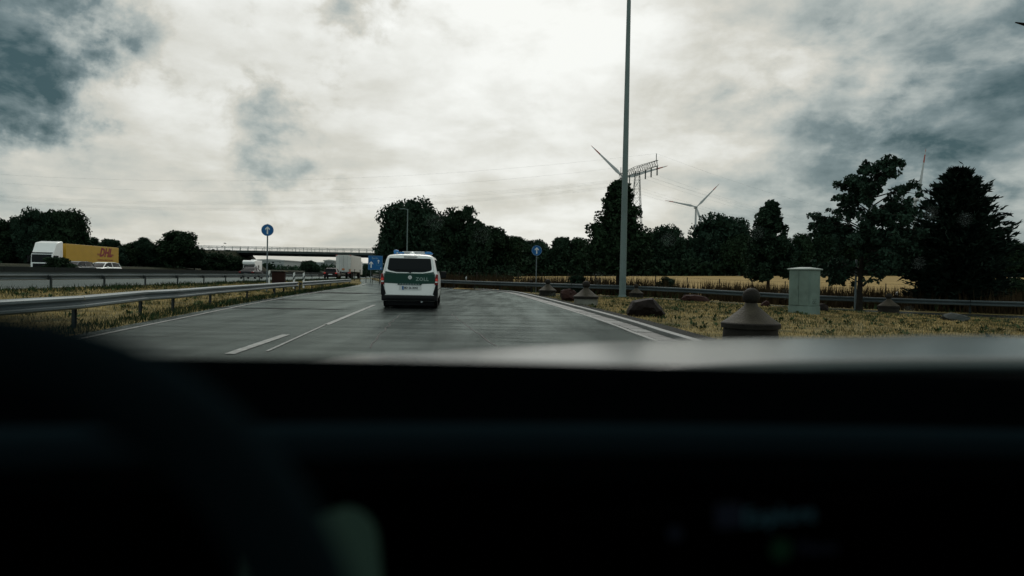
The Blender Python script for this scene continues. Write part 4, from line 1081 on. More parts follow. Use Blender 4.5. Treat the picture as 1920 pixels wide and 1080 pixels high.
bollard('small ball-headed bollard in the grass right beside the tall mast', at_g(1193, 42.5), False, 0.82)
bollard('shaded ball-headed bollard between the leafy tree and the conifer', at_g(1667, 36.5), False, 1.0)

# boulders
def boulder(label, loc, size, m, seed):
    bm = bmesh.new(); bmesh.ops.create_icosphere(bm, subdivisions=3, radius=1.0)
    r2 = random.Random(seed); pl_ = [(Vector((r2.gauss(0, 1), r2.gauss(0, 1), r2.gauss(0, 1))).normalized(), r2.uniform(0.62, 0.9)) for _ in range(13)]
    for v in bm.verts:
        for n_, d_ in pl_:
            k = v.co.dot(n_)
            if k > d_: v.co -= n_ * (k - d_) * 0.9
        v.co += Vector((r2.gauss(0, 1), r2.gauss(0, 1), r2.gauss(0, 1))) * 0.026
        v.co.x *= size[0]; v.co.y *= size[1]; v.co.z = v.co.z * size[2] + size[2] * 0.45
    me = bpy.data.meshes.new('boulder'); bm.to_mesh(me); bm.free(); me.materials.append(m)
    return tag(link('boulder', me, None, loc, (0, 0, r2.uniform(0, 6))), label, 'boulder', 'boulders on the grass island')
boulder('dark peaked boulder at the grass edge close to the kerb', at_g(1212, 21.8), (0.66, 0.58, 0.47), M_ROCK, 5)
boulder('low reddish boulder between two conical bollards', at_g(1068, 34), (0.62, 0.5, 0.44), M_ROCKR, 12)
boulder('long flat dark boulder lying in front of the guardrail', at_g(1304, 39.5), (0.95, 0.5, 0.36), M_ROCKR, 9)
boulder('small dark boulder just behind the green utility cabinet', at_g(1543, 33.5), (0.34, 0.3, 0.32), M_ROCK, 21)
boulder('tiny brown boulder in the grass behind the big bollard', at_g(1436, 37), (0.28, 0.24, 0.24), M_ROCKR, 33)
boulder('pale low slab of rock in the shade under the conifer', at_g(1792, 29.5), (0.62, 0.4, 0.26), M_ROCKP, 14)

# ------------------------------------------------------------------ fence beyond the guardrail
fpts = [(-22, 92), (-13, 76.0), (-3, 64.0), (8, 57.2), (20, 54.5), (34, 53.0), (52, 52.0)]
fr_ = resample(smooth_poly(fpts, 2), 2.55)
fence = thing('wire_fence', 'dark wire fence with slim posts along the edge of the stubble field', 'fence', on(*fr_[0]))
fp_me = MB().tube([(0, 0, -0.1), (0, 0, 1.5), (0.0, 0.0, 1.55)], [0.045, 0.042, 0.02], 6).mesh('post', M_FENCE)
br_me = MB().tube([(0, 0, 0.05), (0, 1.3, 1.15)], 0.04, 6).mesh('brace', M_FENCE)
wire_u = MB().tube([(0, 0, 0), (0, 1, 0)], 0.006, 4).mesh('wire', M_FENCE)
for i, p in enumerate(fr_):
    loc = on(*p); ps = link('post', fp_me, fence, loc - fence.location)
    if i < len(fr_) - 1:
        nx_ = on(*fr_[i + 1]); d = nx_ - loc
        for z in (0.45, 0.8, 1.15, 1.48):
            link('wire', wire_u, fence, loc - fence.location + Vector((0, 0, z)), Euler((math.asin(d.z / d.length), 0, math.atan2(-d.x, d.y))), (1, d.length, 1))
k = min(range(len(fr_)), key=lambda i: abs((fr_[i][0] / fr_[i][1]) - (1409 - 960) / FPX))
loc = on(*fr_[k]); d = on(*fr_[k + 1]) - loc; a_ = math.atan2(-d.x, d.y)
for s in (0, math.pi): 
    l2 = loc + Vector((math.cos(0), 0, 0)) * 0
    o = link('brace', br_me, fence, loc - fence.location - Vector((-math.sin(a_ + s), math.cos(a_ + s), 0)) * 1.3, (0, 0, a_ + s))

# ------------------------------------------------------------------ trees
def lumps(rs, n, w, h, z0, shape):
    """lobe centres and radii filling a crown of width w (m), height h above z0"""
    out = []
    for _ in range(n):
        t = rs.random()
        z = z0 + h * (0.10 + 0.82 * t)
        if shape == 'round': e = math.sqrt(max(0.04, 1 - (2 * (0.12 + 0.80 * t) - 1) ** 2)); 
        elif shape == 'column': e = min(1.0, 1.18 * (1 - t) ** 0.62 + 0.06)
        elif shape == 'woodland': e = 0.95 if t < 0.5 else math.sqrt(max(0.05, 1 - ((t - 0.5) / 0.5) ** 2))
        a = rs.random() * 2 * math.pi; rr_ = math.sqrt(rs.random()) * w / 2 * e * 0.80
        rad = (0.17 + 0.13 * rs.random()) * w * (0.55 + 0.45 * e) * (0.62 if shape == 'column' else 1.0)
        out.append((rr_ * math.cos(a), rr_ * math.sin(a), z, rad))
    return np.array(out)
def leaf_cloud(seed, lobes, n, size, squash=0.8, shell=0.55, tri=False):
    r = np.random.default_rng(seed)
    w = lobes[:, 3] ** 2; idx = r.choice(len(lobes), n, p=w / w.sum())
    d = r.normal(size=(n, 3)); d /= np.linalg.norm(d, axis=1)[:, None]
    rad = (shell + (1 - shell) * r.random(n) ** 0.6 + r.normal(0, 0.07, n)) * lobes[idx, 3]
    c = lobes[idx, :3] + d * rad[:, None] * np.array([1, 1, squash])
    a = r.normal(size=(n, 3)); a /= np.linalg.norm(a, axis=1)[:, None]
    b_ = np.cross(a, r.normal(size=(n, 3))); b_ /= np.linalg.norm(b_, axis=1)[:, None]
    s = size * (0.6 + 0.8 * r.random(n))[:, None]
    # each leaf clump: a bent quad of four corners, uneven
    v = np.stack([c - a * s * 0.55, c + b_ * s * 0.40 - a * s * 0.05, c + a * s * 0.60, c - b_ * s * 0.40 + a * s * 0.08], 1)
    v += r.normal(0, 1, v.shape) * (s * 0.07)[:, :, None]
    return v.reshape(-1, 3), np.arange(4 * n).reshape(-1, 4)
def trunk_mesh(seed, h, r0, spread, nb=6, lean=0.0):
    r2 = random.Random(seed); b = MB()
    top = Vector((lean, r2.uniform(-0.2, 0.2), h))
    pts = [Vector((0, 0, -0.15)), Vector((0, 0, 0.05)), Vector((lean * 0.2, 0, h * 0.3)), Vector((lean * 0.6, r2.uniform(-.1, .1), h * 0.65)), top]
    b.tube(pts, [r0 * 1.35, r0 * 1.05, r0 * 0.85, r0 * 0.5, r0 * 0.15], 8)
    for k in range(nb):
        t = 0.32 + 0.55 * k / nb; a = r2.uniform(0, 6.28); s0 = Vector((lean * t, 0, h * t)); L = spread * (1.05 - 0.5 * t)
        e = s0 + Vector((math.cos(a) * L, math.sin(a) * L, L * 0.7))
        b.tube([s0, (s0 + e) / 2 + Vector((0, 0, -0.06 * L)), e], [r0 * 0.4, r0 * 0.26, r0 * 0.08], 6)
    return b.mesh('trunk', M_BARK, True)
CROWNS = {}
def crown(kind, var):
    """unit crown: 1 wide, 1 tall, base at z=0"""
    if (kind, var) not in CROWNS:
        rs = np.random.default_rng(hash((len(kind), var)) % 1000 + 17 * var)
        if kind == 'woodland':
            lb_ = lumps(rs, 24, 1.0, 0.92, 0.02, 'woodland'); lb_[:, 3] *= 0.85; v, f = leaf_cloud(var, lb_, 11000, 0.038); v2, f2 = leaf_cloud(var + 50, lb_ * np.array([0.85, 0.85, 0.93, 0.8]), 900, 0.15, shell=0.2)
        else:
            lb_ = lumps(rs, 44, 1.0, 0.90, 0.03, kind); lb_[:, 3] *= 0.85; v, f = leaf_cloud(var, lb_, 14000, 0.036); v2, f2 = leaf_cloud(var + 50, lb_ * np.array([0.85, 0.85, 0.95, 0.8]), 1000, 0.14, shell=0.2)
        V = np.concatenate([v, v2]); F = np.concatenate([f, f2 + len(v)])
        V[:, 2] = np.clip(V[:, 2], -0.01, None); V[:, 2] /= np.percentile(V[:, 2], 99.6)
        wx = np.percentile(np.abs(V[:, :2]), 98.5) * 2; V[:, :2] /= wx
        CROWNS[(kind, var)] = np_mesh('crown', V, F, M_LEAF if var % 2 == 0 else M_LEAF2)
    return CROWNS[(kind, var)]
TRUNKS = {v: trunk_mesh(v, 1.0, 0.03, 0.28) for v in range(3)}
def tree(label, px, top_y, depth, w_px, kind='woodland', var=0, group=None, base_gap=0.3, name='tree', wx=None):
    """px/top_y/w_px: sight lines to the crown's middle, top and width"""
    p = at_g(px, depth); ztop = at(px, top_y, depth).z; h = ztop - p.z
    t = thing(name, label, name.split('_')[-1], p, rnd.uniform(0, 6.28), group)
    w = w_px / FPX * depth
    k = link('trunk', TRUNKS[var % 3], t, None, None, (h * 0.9, h * 0.9, h * 0.9))
    link('crown', crown(kind, var), t, (0, 0, base_gap), None, (w, w, h - base_gap))
    return t
WG = 'trees along the far edge of the stubble field'
tree('huge broad dark tree rising directly behind the customs van', 771, 377, 100, 108, 'round', 2)
tree('dark tree filling the notch between the huge tree and its rounded neighbour', 819, 424, 104, 62, 'woodland', 5)
tree('rounded dark tree beside the huge one, brownish at its crown', 868, 391, 106, 104, 'round', 0)
tree('lower dark tree sloping down at the end of the big tree group', 926, 428, 114, 82, 'woodland', 2)
tree('dark bushy tree at the bridge side of the big tree group', 742, 432, 112, 62, 'woodland', 3)
line = [(972, 446, 'woodland tree behind the round blue sign by the kerb'), (1008, 451, 'low woodland tree directly above the kerbside blue sign'), (1046, 446, 'woodland tree midway between the blue sign and the tall mast'), (1084, 447, 'woodland tree just before the columnar tree at the mast'),
        (1135, 452, 'woodland tree hidden mostly behind the columnar tree'), (1182, 440, 'woodland tree glimpsed behind the tall mast'), (1240, 425, 'rounded woodland tree between the tall mast and the small turbine'), (1278, 446, 'low woodland tree below the small wind turbine'),
        (1342, 404, 'big round woodland tree covering the small turbine tower'), (1390, 440, 'woodland tree beside the big round one past the small turbine'), (1462, 444, 'low woodland tree behind the slender pointed tree'), (1503, 440, 'woodland tree above the green utility cabinet'), (1540, 430, 'round woodland tree peeping out beside the leafy tree'),
        (1590, 436, 'woodland tree seen through the leafy tree branches'), (1640, 440, 'woodland tree standing behind the leafy tree trunk'), (1692, 440, 'woodland tree in the gap between leafy tree and conifer'), (1745, 445, 'woodland tree behind the near side of the conifer'), (1800, 445, 'woodland tree entirely backing the conifer'), (1858, 448, 'woodland tree behind the outer side of the conifer'), (1905, 455, 'last woodland tree at the edge past the conifer')]
for i, (px, ty, lab) in enumerate(line):
    tree(lab, px, ty, 150 + (i * 37 % 9), 104 if px == 1342 else 74 if px == 1240 else 66, 'round' if px in (1342, 1240, 1540) else 'woodland', 2 + i % 4, WG)
LG = 'trees beyond the far carriageway'
left = [(-15, 410, 104, 70), (24, 408, 106, 62), (62, 394, 104, 60), (104, 396, 105, 62), (134, 396, 108, 58), (168, 446, 116, 46), (205, 449, 122, 52), (240, 456, 128, 44), (272, 447, 130, 46), (326, 434, 132, 72), (364, 466, 138, 44), (300, 466, 136, 56), (392, 476, 150, 40)]
llab = ['dark tree cut by the picture edge above the lorry cab', 'dark tree above the front of the white lorry cab', 'bushy tall tree right above the white lorry cab', 'large round tree top behind the yellow trailer front', 'large dark tree sloping down behind the yellow trailer', 'low tree above the middle of the yellow trailer', 'small tree above the rear of the yellow trailer', 'low tree right behind the tail of the yellow trailer', 'small pointed tree between the trailer tail and a feathery tree', 'feathery upright tree standing above its neighbours before the bridge', 'low bush-like tree sloping down toward the bridge bank', 'low tree tucked under the feathery tree', 'last small bush tree on the bank before the bridge']
for i, ((px, ty, z, w), lab) in enumerate(zip(left, llab)):
    tree(lab, px, ty, z, w, 'round' if i in (2, 3, 4) else 'woodland', i % 6 if i % 6 < 6 else 0, LG)
tree('small bush tree below the bridge railing on its embankment', 432, 481, 150, 54, 'woodland', 4)
tree('dark bush on the bank where the bridge railing begins', 408, 477, 140, 46, 'woodland', 0)
tree('low dark bush against the bridge abutment above the black car', 452, 484, 158, 40, 'woodland', 2)
tree('dark shrub in the motorway median in front of the lorry cab', 108, 483, 57.5, 60, 'woodland', 5, None, 0.1, 'shrub')
tree('round dark bush seen through the bridge opening', 582, 489, 210, 34, 'woodland', 3, None, 0.1, 'bush')
tree('tiny pale bush before the grey hall under the bridge', 500, 498, 230, 22, 'woodland', 2, None, 0.1, 'bush')
tree('small bush right of the box truck under the bridge', 686, 496, 150, 26, 'woodland', 1, None, 0.1, 'bush')
for o in list(C.objects):
    if o.get('label') == 'small bush right of the box truck under the bridge': o['label'] = 'small bush between the box truck and the square blue sign'
tree('dark low bush growing along the guardrail past the pale bollard', 1080, 517, 49, 46, 'woodland', 0, None, 0.05, 'bush')
tree('green scrubby bush in front of the stubble field near the fence', 1252, 520, 51.5, 46, 'woodland', 1, None, 0.05, 'bush')
tree('pale scrubby bush under the outer edge of the conifer', 1905, 522, 47, 70, 'woodland', 3, None, 0.05, 'bush')

# columnar tree by the mast and the slender pointed tree
def own_tree(label, px, base_depth, ztop_py, crown_parts, trunk, lm, name='tree'):
    p = at_g(px, base_depth); t = thing(name, label, 'tree', p)
    link('trunk', trunk, t); link('crown', crown_parts, t); return t
def sized(seed, shape, w, h, z0, nl, n, size, lm, frac=1.0):
    rs = np.random.default_rng(seed); lb_ = lumps(rs, nl, w, h, z0, shape); lb_[:, 3] *= 0.8 * frac
    v, f = leaf_cloud(seed, lb_, n, size, 0.9); v2, f2 = leaf_cloud(seed + 1, lb_ * np.array([0.8, 0.8, 1, 0.8]), n // 6, size * 2.6, shell=0.2)
    return np_mesh('crown', np.concatenate([v, v2]), np.concatenate([f, f2 + len(v)]), lm)
h4 = at(1158, 330, 48).z - at_g(1158, 48).z
own_tree('tall columnar dark tree directly behind the lighting mast', 1159, 48, 330, sized(41, 'column', 5.1, h4 - 1.2, 1.2, 170, 17000, 0.19, M_LEAF2, 1.0), trunk_mesh(4, h4 * 0.9, 0.17, 1.1), M_LEAF2)
h7 = at(1440, 370, 62).z - at_g(1440, 62).z
own_tree('slender pointed dark tree behind the big bollard', 1440, 62, 370, sized(58, 'column', 5.0, h7 - 0.6, 0.8, 200, 15000, 0.20, M_LEAF, 0.85), trunk_mesh(5, h7 * 0.9, 0.15, 1.1), M_LEAF)
# broad-leaved tree with open crown: leaf bunches on many twigs
def open_tree():
    r2 = random.Random(77); b = MB(); tips = []
    Ht = at(1650, 288, 40).z - at_g(1612, 40).z
    b.tube([(0, 0, -0.15), (0, 0, 0.05), (0.0, 0, 1.2), (0.06, 0, 3.0), (0.35, 0, 5.5), (0.85, 0, Ht - 0.7)], [0.27, 0.20, 0.15, 0.11, 0.06, 0.02], 9)
    for k in range(76):
        z = r2.uniform(1.35, Ht - 0.9); t = z / Ht
        wmax = 3.35 * (1.0 if t < 0.50 else (1 - (t - 0.50) / 0.54) ** 0.75 + 0.05)
        a = r2.uniform(0, 6.28); L = wmax * r2.uniform(0.55, 1.0)
        if k % 14 == 3: z = r2.uniform(3.4, 4.6); a = math.pi + r2.uniform(-0.3, 0.3); L = r2.uniform(2.9, 3.5)
        s0 = Vector((0.06 + 0.10 * z, 0, z)); e = s0 + Vector((math.cos(a) * L, math.sin(a) * L, L * r2.uniform(0.05, 0.38)))
        m1 = s0 * 0.5 + e * 0.5 + Vector((0, 0, 0.12 * L))
        b.tube([s0, m1, e], [0.045, 0.03, 0.01], 5)
        for q in range(8):
            tt = r2.uniform(0.35, 1.0); c = s0 * (1 - tt) + e * tt + Vector((r2.gauss(0, 0.22), r2.gauss(0, 0.22), 0.12 + r2.gauss(0, 0.18)))
            tips.append((c.x, c.y, c.z, r2.uniform(0.16, 0.30)))
        tips.append((e.x, e.y, e.z, 0.17))
    lb_ = np.array(tips)
    v, f = leaf_cloud(7, lb_, 20000, 0.18, 1.0, 0.25)
    return b.mesh('trunk', M_BARK, True), np_mesh('crown', v, f, M_LEAF)
tk, cw_ = open_tree()
own_tree('open leafy tree with single leaf bunches against the sky beside the conifer', 1612, 40, 288, cw_, tk, M_LEAF)
# conifer: stacked sprays pointing out and up
def conifer():
    r = np.random.default_rng(5); Ht = at(1795, 318, 42).z - at_g(1790, 42).z
    V = []; n = 0
    nb = 760
    z = 0.7 + (Ht - 0.9) * (r.random(nb) ** 1.15)
    t = (z - 0.7) / (Ht - 0.7)
    wmax = np.where(t < 0.30, 2.9 + 3.0 * t, 3.80 * (1 - (t - 0.30) / 0.72) ** 0.74)
    a = r.random(nb) * 2 * np.pi
    L = np.clip(wmax, 0.15, None) * (0.70 + 0.40 * r.random(nb) ** 1.6)
    up = 0.10 + 0.45 * t
    quads = []
    for k in range(nb):
        d = np.array([np.cos(a[k]), np.sin(a[k]), up[k]]); d /= np.linalg.norm(d)
        m_ = 26
        s = r.random(m_) ** 0.55
        c = np.array([0, 0, z[k]]) + d * (s * L[k])[:, None] + r.normal(0, 0.10, (m_, 3)) * (1.25 - s)[:, None] * 1.6
        dd = d + r.normal(0, 0.38, (m_, 3)) + np.array([0, 0, 0.15]); dd /= np.linalg.norm(dd, axis=1)[:, None]
        b_ = np.cross(dd, r.normal(size=(m_, 3))); b_ /= np.linalg.norm(b_, axis=1)[:, None]
        l = (0.20 + 0.20 * r.random(m_))[:, None]
        quads.append(np.stack([c - dd * l * 0.4, c + b_ * l * 0.22, c + dd * l * 0.8, c - b_ * l * 0.22], 1))
    v = np.concatenate(quads).reshape(-1, 3)
    rs = np.array([[0, 0, 0.9 + 0.5 * q, max(0.25, 2.2 * (1 - q / 14.0))] for q in range(13)])
    v2, f2 = leaf_cloud(99, rs, 1500, 0.55, 0.7, 0.3)
    f = np.arange(len(v)).reshape(-1, 4)
    tr_ = MB().tube([(0, 0, -0.1), (0, 0, 1.0), (0, 0, Ht * 0.9)], [0.24, 0.19, 0.03], 8).mesh('trunk', M_BARK, True)
    return tr_, np_mesh('crown', np.concatenate([v, v2]), np.concatenate([f, f2 + len(v)]), M_LEAF3)
tk, cw_ = conifer()
own_tree('dense dark conifer with spiky sprays at the end of the island', 1791, 42, 318, cw_, tk, M_LEAF3)

# undergrowth filling the woodland edges
def undergrowth(name, pts, hgt, wid, n, size, seed, m):
    r = np.random.default_rng(seed); pts = np.array(pts, float)
    seg = np.linalg.norm(np.diff(pts, axis=0), axis=1); cum = np.concatenate([[0], np.cumsum(seg)])
    s = r.random(n) * cum[-1]
    x = np.interp(s, cum, pts[:, 0]) + r.normal(0, wid, n); y = np.interp(s, cum, pts[:, 1]) + r.normal(0, wid, n)
    top = hgt * (0.65 + 0.35 * np.sin(s * 0.35) * np.sin(s * 0.117 + 1) + 0.2 * np.sin(s * 1.3))
    z = H(x, y) + top * r.random(n) ** 0.8
    c = np.stack([x, y, z], -1)
    a = r.normal(size=(n, 3)); a /= np.linalg.norm(a, axis=1)[:, None]
    b_ = np.cross(a, r.normal(size=(n, 3))); b_ /= np.linalg.norm(b_, axis=1)[:, None]
    sz = size * (0.6 + 0.8 * r.random(n))[:, None]
    v = np.stack([c - a * sz * .55, c + b_ * sz * .35, c + a * sz * .6, c - b_ * sz * .35], 1).reshape(-1, 3)
    o = link(name, np_mesh(name, v, np.arange(4 * n).reshape(-1, 4), m)); o['kind'] = 'stuff'; return o
undergrowth('woodland_undergrowth', [(-16, 118), (-6, 140), (10, 151), (60, 153), (125, 154)], 5.0, 1.6, 15000, 0.75, 3, M_LEAF)
undergrowth('roadside_undergrowth', [(-92, 92), (-80, 104), (-76, 125), (-76, 150), (-80, 165)], 3.6, 1.6, 9000, 0.6, 4, M_LEAF)
undergrowth('embankment_scrub', [(-125, 150), (-98, 156), (-80, 160), (-69.5, 164)], 3.4, 2.2, 9000, 0.55, 9, M_LEAF)
undergrowth('embankment_scrub', [(-130, 170), (-100, 170), (-79, 170)], 1.1, 1.0, 7000, 0.5, 19, M_LEAF)
undergrowth('bank_undergrowth', [(-11.5, 98), (-6, 104), (0, 112)], 3.0, 0.9, 5000, 0.40, 6, M_LEAF)

# ------------------------------------------------------------------ grass (blades)
def blades(name, cond, x0, x1, y0, y1, n, hmin, hmax, wid, m, seed, near_bias=1.0, clump=0.0, lean=0.35):
    r = np.random.default_rng(seed)
    y = y0 + (y1 - y0) * r.random(n) ** near_bias; x = x0 + (x1 - x0) * r.random(n)
    if clump:
        k = max(1, n // 28); cx = x[:k]; cy = y[:k]; i = r.integers(0, k, n)
        x = cx[i] + r.normal(0, clump, n); y = cy[i] + r.normal(0, clump, n)
    ok = cond(x, y); x, y = x[ok], y[ok]; n = len(x)
    z = H(x, y); h = (hmin + (hmax - hmin) * r.random(n)); a = r.random(n) * np.pi
    far = np.clip(y / 18.0, 0.8, 3.0)
    dx, dy = np.cos(a) * wid * far, np.sin(a) * wid * far
    lx_, ly_ = r.normal(0, lean, n) * h, r.normal(0, lean, n) * h
    base = np.stack([x, y, z], -1)
    v = np.stack([base + np.stack([-dx, -dy, -0.01 * np.ones(n)], -1), base + np.stack([dx, dy, -0.01 * np.ones(n)], -1), base + np.stack([lx_, ly_, h], -1)], 1).reshape(-1, 3)
    o = link(name, np_mesh(name, v, np.arange(3 * n).reshape(-1, 3), m)); o['kind'] = 'stuff'; return o
Rx = np.array([p for p in offset(rp, 1.20)]); order = np.argsort(Rx[:, 1])
def right_of_kerb(x, y): return x > np.interp(y, Rx[order, 1], Rx[order, 0])
SN = np.array(side_near)[::-1]
def island(x, y): return right_of_kerb(x, y) & (y < np.interp(x, SN[:, 0], SN[:, 1]) - 0.1) & (y > 3)
Lx = np.array(smooth_poly(L_edge, 2)); lo = np.argsort(Lx[:, 1])
def left_strip(x, y):
    u = (x - HB[0]) * HN[0] + (y - HB[1]) * HN[1]
    return (x < np.interp(y, Lx[lo, 1], Lx[lo, 0]) - 0.1) & (u < 0.9)
blades('dry_grass', island, 0, 32, 4, 48, 110000, 0.03, 0.10, 0.010, M_DRY, 21, 1.1)
blades('green_grass', island, 0, 32, 4, 48, 30000, 0.04, 0.13, 0.011, M_GREEN, 22, 1.1, 0.22)
blades('dry_grass', left_strip, -32, -5, 4, 75, 100000, 0.03, 0.13, 0.011, M_DRY, 23, 1.2)
blades('green_grass', left_strip, -32, -5, 4, 75, 24000, 0.04, 0.16, 0.012, M_GREEN, 24, 1.2, 0.2)
def left_edge(x, y):
    e = np.interp(y, Lx[lo, 1], Lx[lo, 0]); return (x < e - 0.02) & (x > e - 0.95)
blades('edge_grass', left_edge, -22, -5, 4, 66, 160000, 0.05, 0.20, 0.012, M_EDGE, 25, 1.2, 0.30)
def rail_foot(x, y):
    u = (x - HB[0]) * HN[0] + (y - HB[1]) * HN[1]; return (u > -1.6) & (u < 1.1)
blades('edge_grass', rail_foot, -32, -14, 20, 110, 50000, 0.06, 0.30, 0.014, M_EDGE, 26, 1.1, 0.35)
# weeds between the guardrail and the fence
RRx = np.array([p for p in rr]); ro = np.argsort(RRx[:, 0]); FXx = np.array(fr_); fo = np.argsort(FXx[:, 0])
def weed_zone(x, y):
    a0 = np.interp(x, RRx[ro, 0], RRx[ro, 1]); b0 = np.interp(x, FXx[fo, 0], FXx[fo, 1]); return (y > a0 + 1.0) & (y < b0 + 0.6)
blades('brown_weeds', weed_zone, -20, 50, 38, 95, 95000, 0.35, 1.55, 0.020, M_WEED, 31, 1.0, 0.42, 0.14)
blades('verge_grass', weed_zone, -20, 50, 38, 95, 26000, 0.15, 0.5, 0.016, M_GREEN, 32, 1.0, 0.4, 0.3)
# broad-leaved weeds dotted over the island
def rosettes(name, cond, x0, x1, y0, y1, k, m, seed):
    r = np.random.default_rng(seed); cx = x0 + (x1 - x0) * r.random(k); cy = y0 + (y1 - y0) * r.random(k); ok = cond(cx, cy); cx, cy = cx[ok], cy[ok]
    Q = []
    for x, y in zip(cx, cy):
        for q in range(r.integers(9, 22)):
            a = r.random() * 6.28; L = 0.05 + 0.10 * r.random(); e = 0.2 + 1.0 * r.random(); z = Hz(x, y)
            d = np.array([np.cos(a) * np.cos(e), np.sin(a) * np.cos(e), np.sin(e)]); s = np.array([-np.sin(a), np.cos(a), 0]) * L * 0.26
            p = np.array([x + r.normal(0, .05), y + r.normal(0, .05), z + r.random() * 0.06])
            Q.append([p, p + d * L * .5 + s, p + d * L, p + d * L * .5 - s])
    v = np.array(Q).reshape(-1, 3); o = link(name, np_mesh(name, v, np.arange(len(v)).reshape(-1, 4), m)); o['kind'] = 'stuff'
rosettes('weeds', island, 1, 26, 9, 42, 420, M_GREEN, 41)
rosettes('weeds', left_strip, -20, -7, 9, 45, 220, M_GREEN, 42)

# ------------------------------------------------------------------ bridge
BX0, BX1, BY = -84.0, -12.0, 178.0
ang_b = R(-1.5)
br = thing('road_bridge', 'low concrete road bridge with white-grey railing spanning the motorway', 'bridge', (-48.0, BY, 0))
dz = 6.05
MB().box((0, 0, dz), (72, 9.5, 0.35)).build('deck', M_CONCB, br)
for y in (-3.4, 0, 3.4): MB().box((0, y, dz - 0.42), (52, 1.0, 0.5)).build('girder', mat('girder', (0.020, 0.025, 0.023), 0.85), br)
for s in (-1, 1): MB().box((0, s * 4.85, dz + 0.08), (72, 0.35, 0.62)).build('parapet_beam', M_CONCB, br, bevel=0.03)
rp_me = MB().box((0, 0, 0.5), (0.09, 0.09, 1.0)).mesh('railing_post', M_MAST)
for s in (-1, 1):
    for k in range(36): link('railing_post', rp_me, br, (-35 + k * 2.0, s * 4.85, dz + 0.38))
    for z in (0.45, 0.75, 1.0): MB().bar((-36, s * 4.85, dz + 0.38 + z), (36, s * 4.85, dz + 0.38 + z), 0.07 if z < 1 else 0.12).build('rail', M_MAST, br)
for sx in (-1, 1):
    ab = MB(); ab.prism([(sx * 21.5, -0.5), (sx * 26, -0.5), (sx * 26, dz - 0.2), (sx * 21.5, dz - 0.2)], lambda a, c: (a, -5.0, c), lambda a, c: (a, 5.0, c)); ab.build('abutment', M_CONCB, br)

# ------------------------------------------------------------------ distant buildings under the bridge
def hall(label, px0, px1, ytop, depth, d, m, roofm, bands=3, nwin=6):
    x0, x1 = (px0 - 960) / FPX * depth, (px1 - 960) / FPX * depth
    zt = at((px0 + px1) / 2, ytop, depth).z
    t = thing('warehouse', label, 'warehouse', on((x0 + x1) / 2, depth)); z0 = t.location.z; h = zt - z0; w = x1 - x0
    MB().box((0, d / 2, h / 2), (w, d, h)).build('wall', m, t)
    b = MB(); b.prism([(-w / 2 - 0.5, h), (w / 2 + 0.5, h), (w / 2 + 0.5, h + 0.5), (0, h + 1.0), (-w / 2 - 0.5, h + 0.5)], lambda a, c: (a, -0.5, c), lambda a, c: (a, d + 0.5, c)); b.build('roof', roofm, t)
    for k in range(nwin): MB().box((-w / 2 + (k + 0.5) * w / nwin, -0.1, h * 0.62), (w / nwin * 0.6, 0.3, h * 0.2)).build('window', M_HALLD, t)
    return t
hall('long low grey warehouse seen behind the camper van under the bridge', 478, 532, 488.5, 420, 40, M_HALL, M_HALLR, nwin=5)
hall('small grey building block visible beside the box truck under the bridge', 607, 626, 490, 380, 20, M_HALLD, M_HALL, nwin=3)
hall('very long pale hall on the horizon under the bridge', 528, 720, 493.5, 640, 30, M_HALL, M_HALLR, nwin=22)
undergrowth('distant_hedge', [(-170, 300), (-120, 320), (-60, 330), (20, 330)], 3.5, 3.0, 5000, 1.3, 8, M_LEAF2)

# ------------------------------------------------------------------ wind turbines
def turbine(label, hub_px, hub_py, depth, blen, angs, face=0.0):
    hub = at(hub_px, hub_py, depth); gx = hub.x; base = Vector((gx, depth + 3.0, Hz(gx, depth)))
    t = thing('wind_turbine', label, 'wind turbine', base, face)
    hh = hub.z - base.z
    MB().tube([(0, 0, -1), (0, 0, hh * 0.5), (0, 0, hh - 1.2)], [2.1, 1.7, 1.15], 16).build('tower', M_TURB, t, smooth=True)
    MB().box((0, 1.8, hh), (3.2, 8.5, 3.4)).build('nacelle', M_TURB, t, bevel=0.7)
    MB().lathe([(1.5, 0.6), (1.5, -0.8), (1.0, -1.8), (0.3, -2.3)], 16, (0, -2.4, hh), 'Y').build('hub', M_TURB, t, smooth=True)
    for a in angs:
        d = Vector((math.cos(a), 0, math.sin(a))); n_ = Vector((-math.sin(a), 0, math.cos(a))); c = Vector((0, -3.2, hh))
        prof = [(0.0, 0.8), (0.06, 0.85), (0.18, 1.9), (0.4, 1.35), (0.62, 1.0), (0.80, 0.72), (0.93, 0.45), (1.0, 0.12)]
        def sect(lo, hi):
            rings_ = []
            ss = sorted(set([lo, hi] + [p[0] for p in prof if lo < p[0] < hi]))
            for s_ in ss:
                w_ = np.interp(s_, [p[0] for p in prof], [p[1] for p in prof]); th = 0.18 * w_ + 0.08
                pc = c + d * (1.2 + s_ * (blen - 1.2))
                rings_.append([pc + n_ * w_ * 0.7, pc + Vector((0, -th, 0)), pc - n_ * w_ * 1.0, pc + Vector((0, th, 0))])
            return MB().loft(rings_)
        bl = sect(0, 0.72).build('blade', M_TURB, t, smooth=True)
        sect(0.72, 0.88).build('red_band', M_TURBR, bl, smooth=True); sect(0.88, 0.94).build('white_band', M_TURB, bl, smooth=True); sect(0.94, 1.0).build('red_tip', M_TURBR, bl, smooth=True)
    return t
def pang(dx, dy): return math.atan2(-dy, dx) - R(1.1) * 0 + R(1.1)
t1a = pang(1110 - 1169, 275 - 333.5); t1b = pang(1259 - 1169, 309 - 333.5)
turbine('wind turbine whose rotor spreads out behind the tall lighting mast', 1169, 333.5, 640, 43, [t1a, t1b, (t1a + t1b) / 2 + math.pi])
t2a = pang(43, -44); t2b = pang(-58, -12)
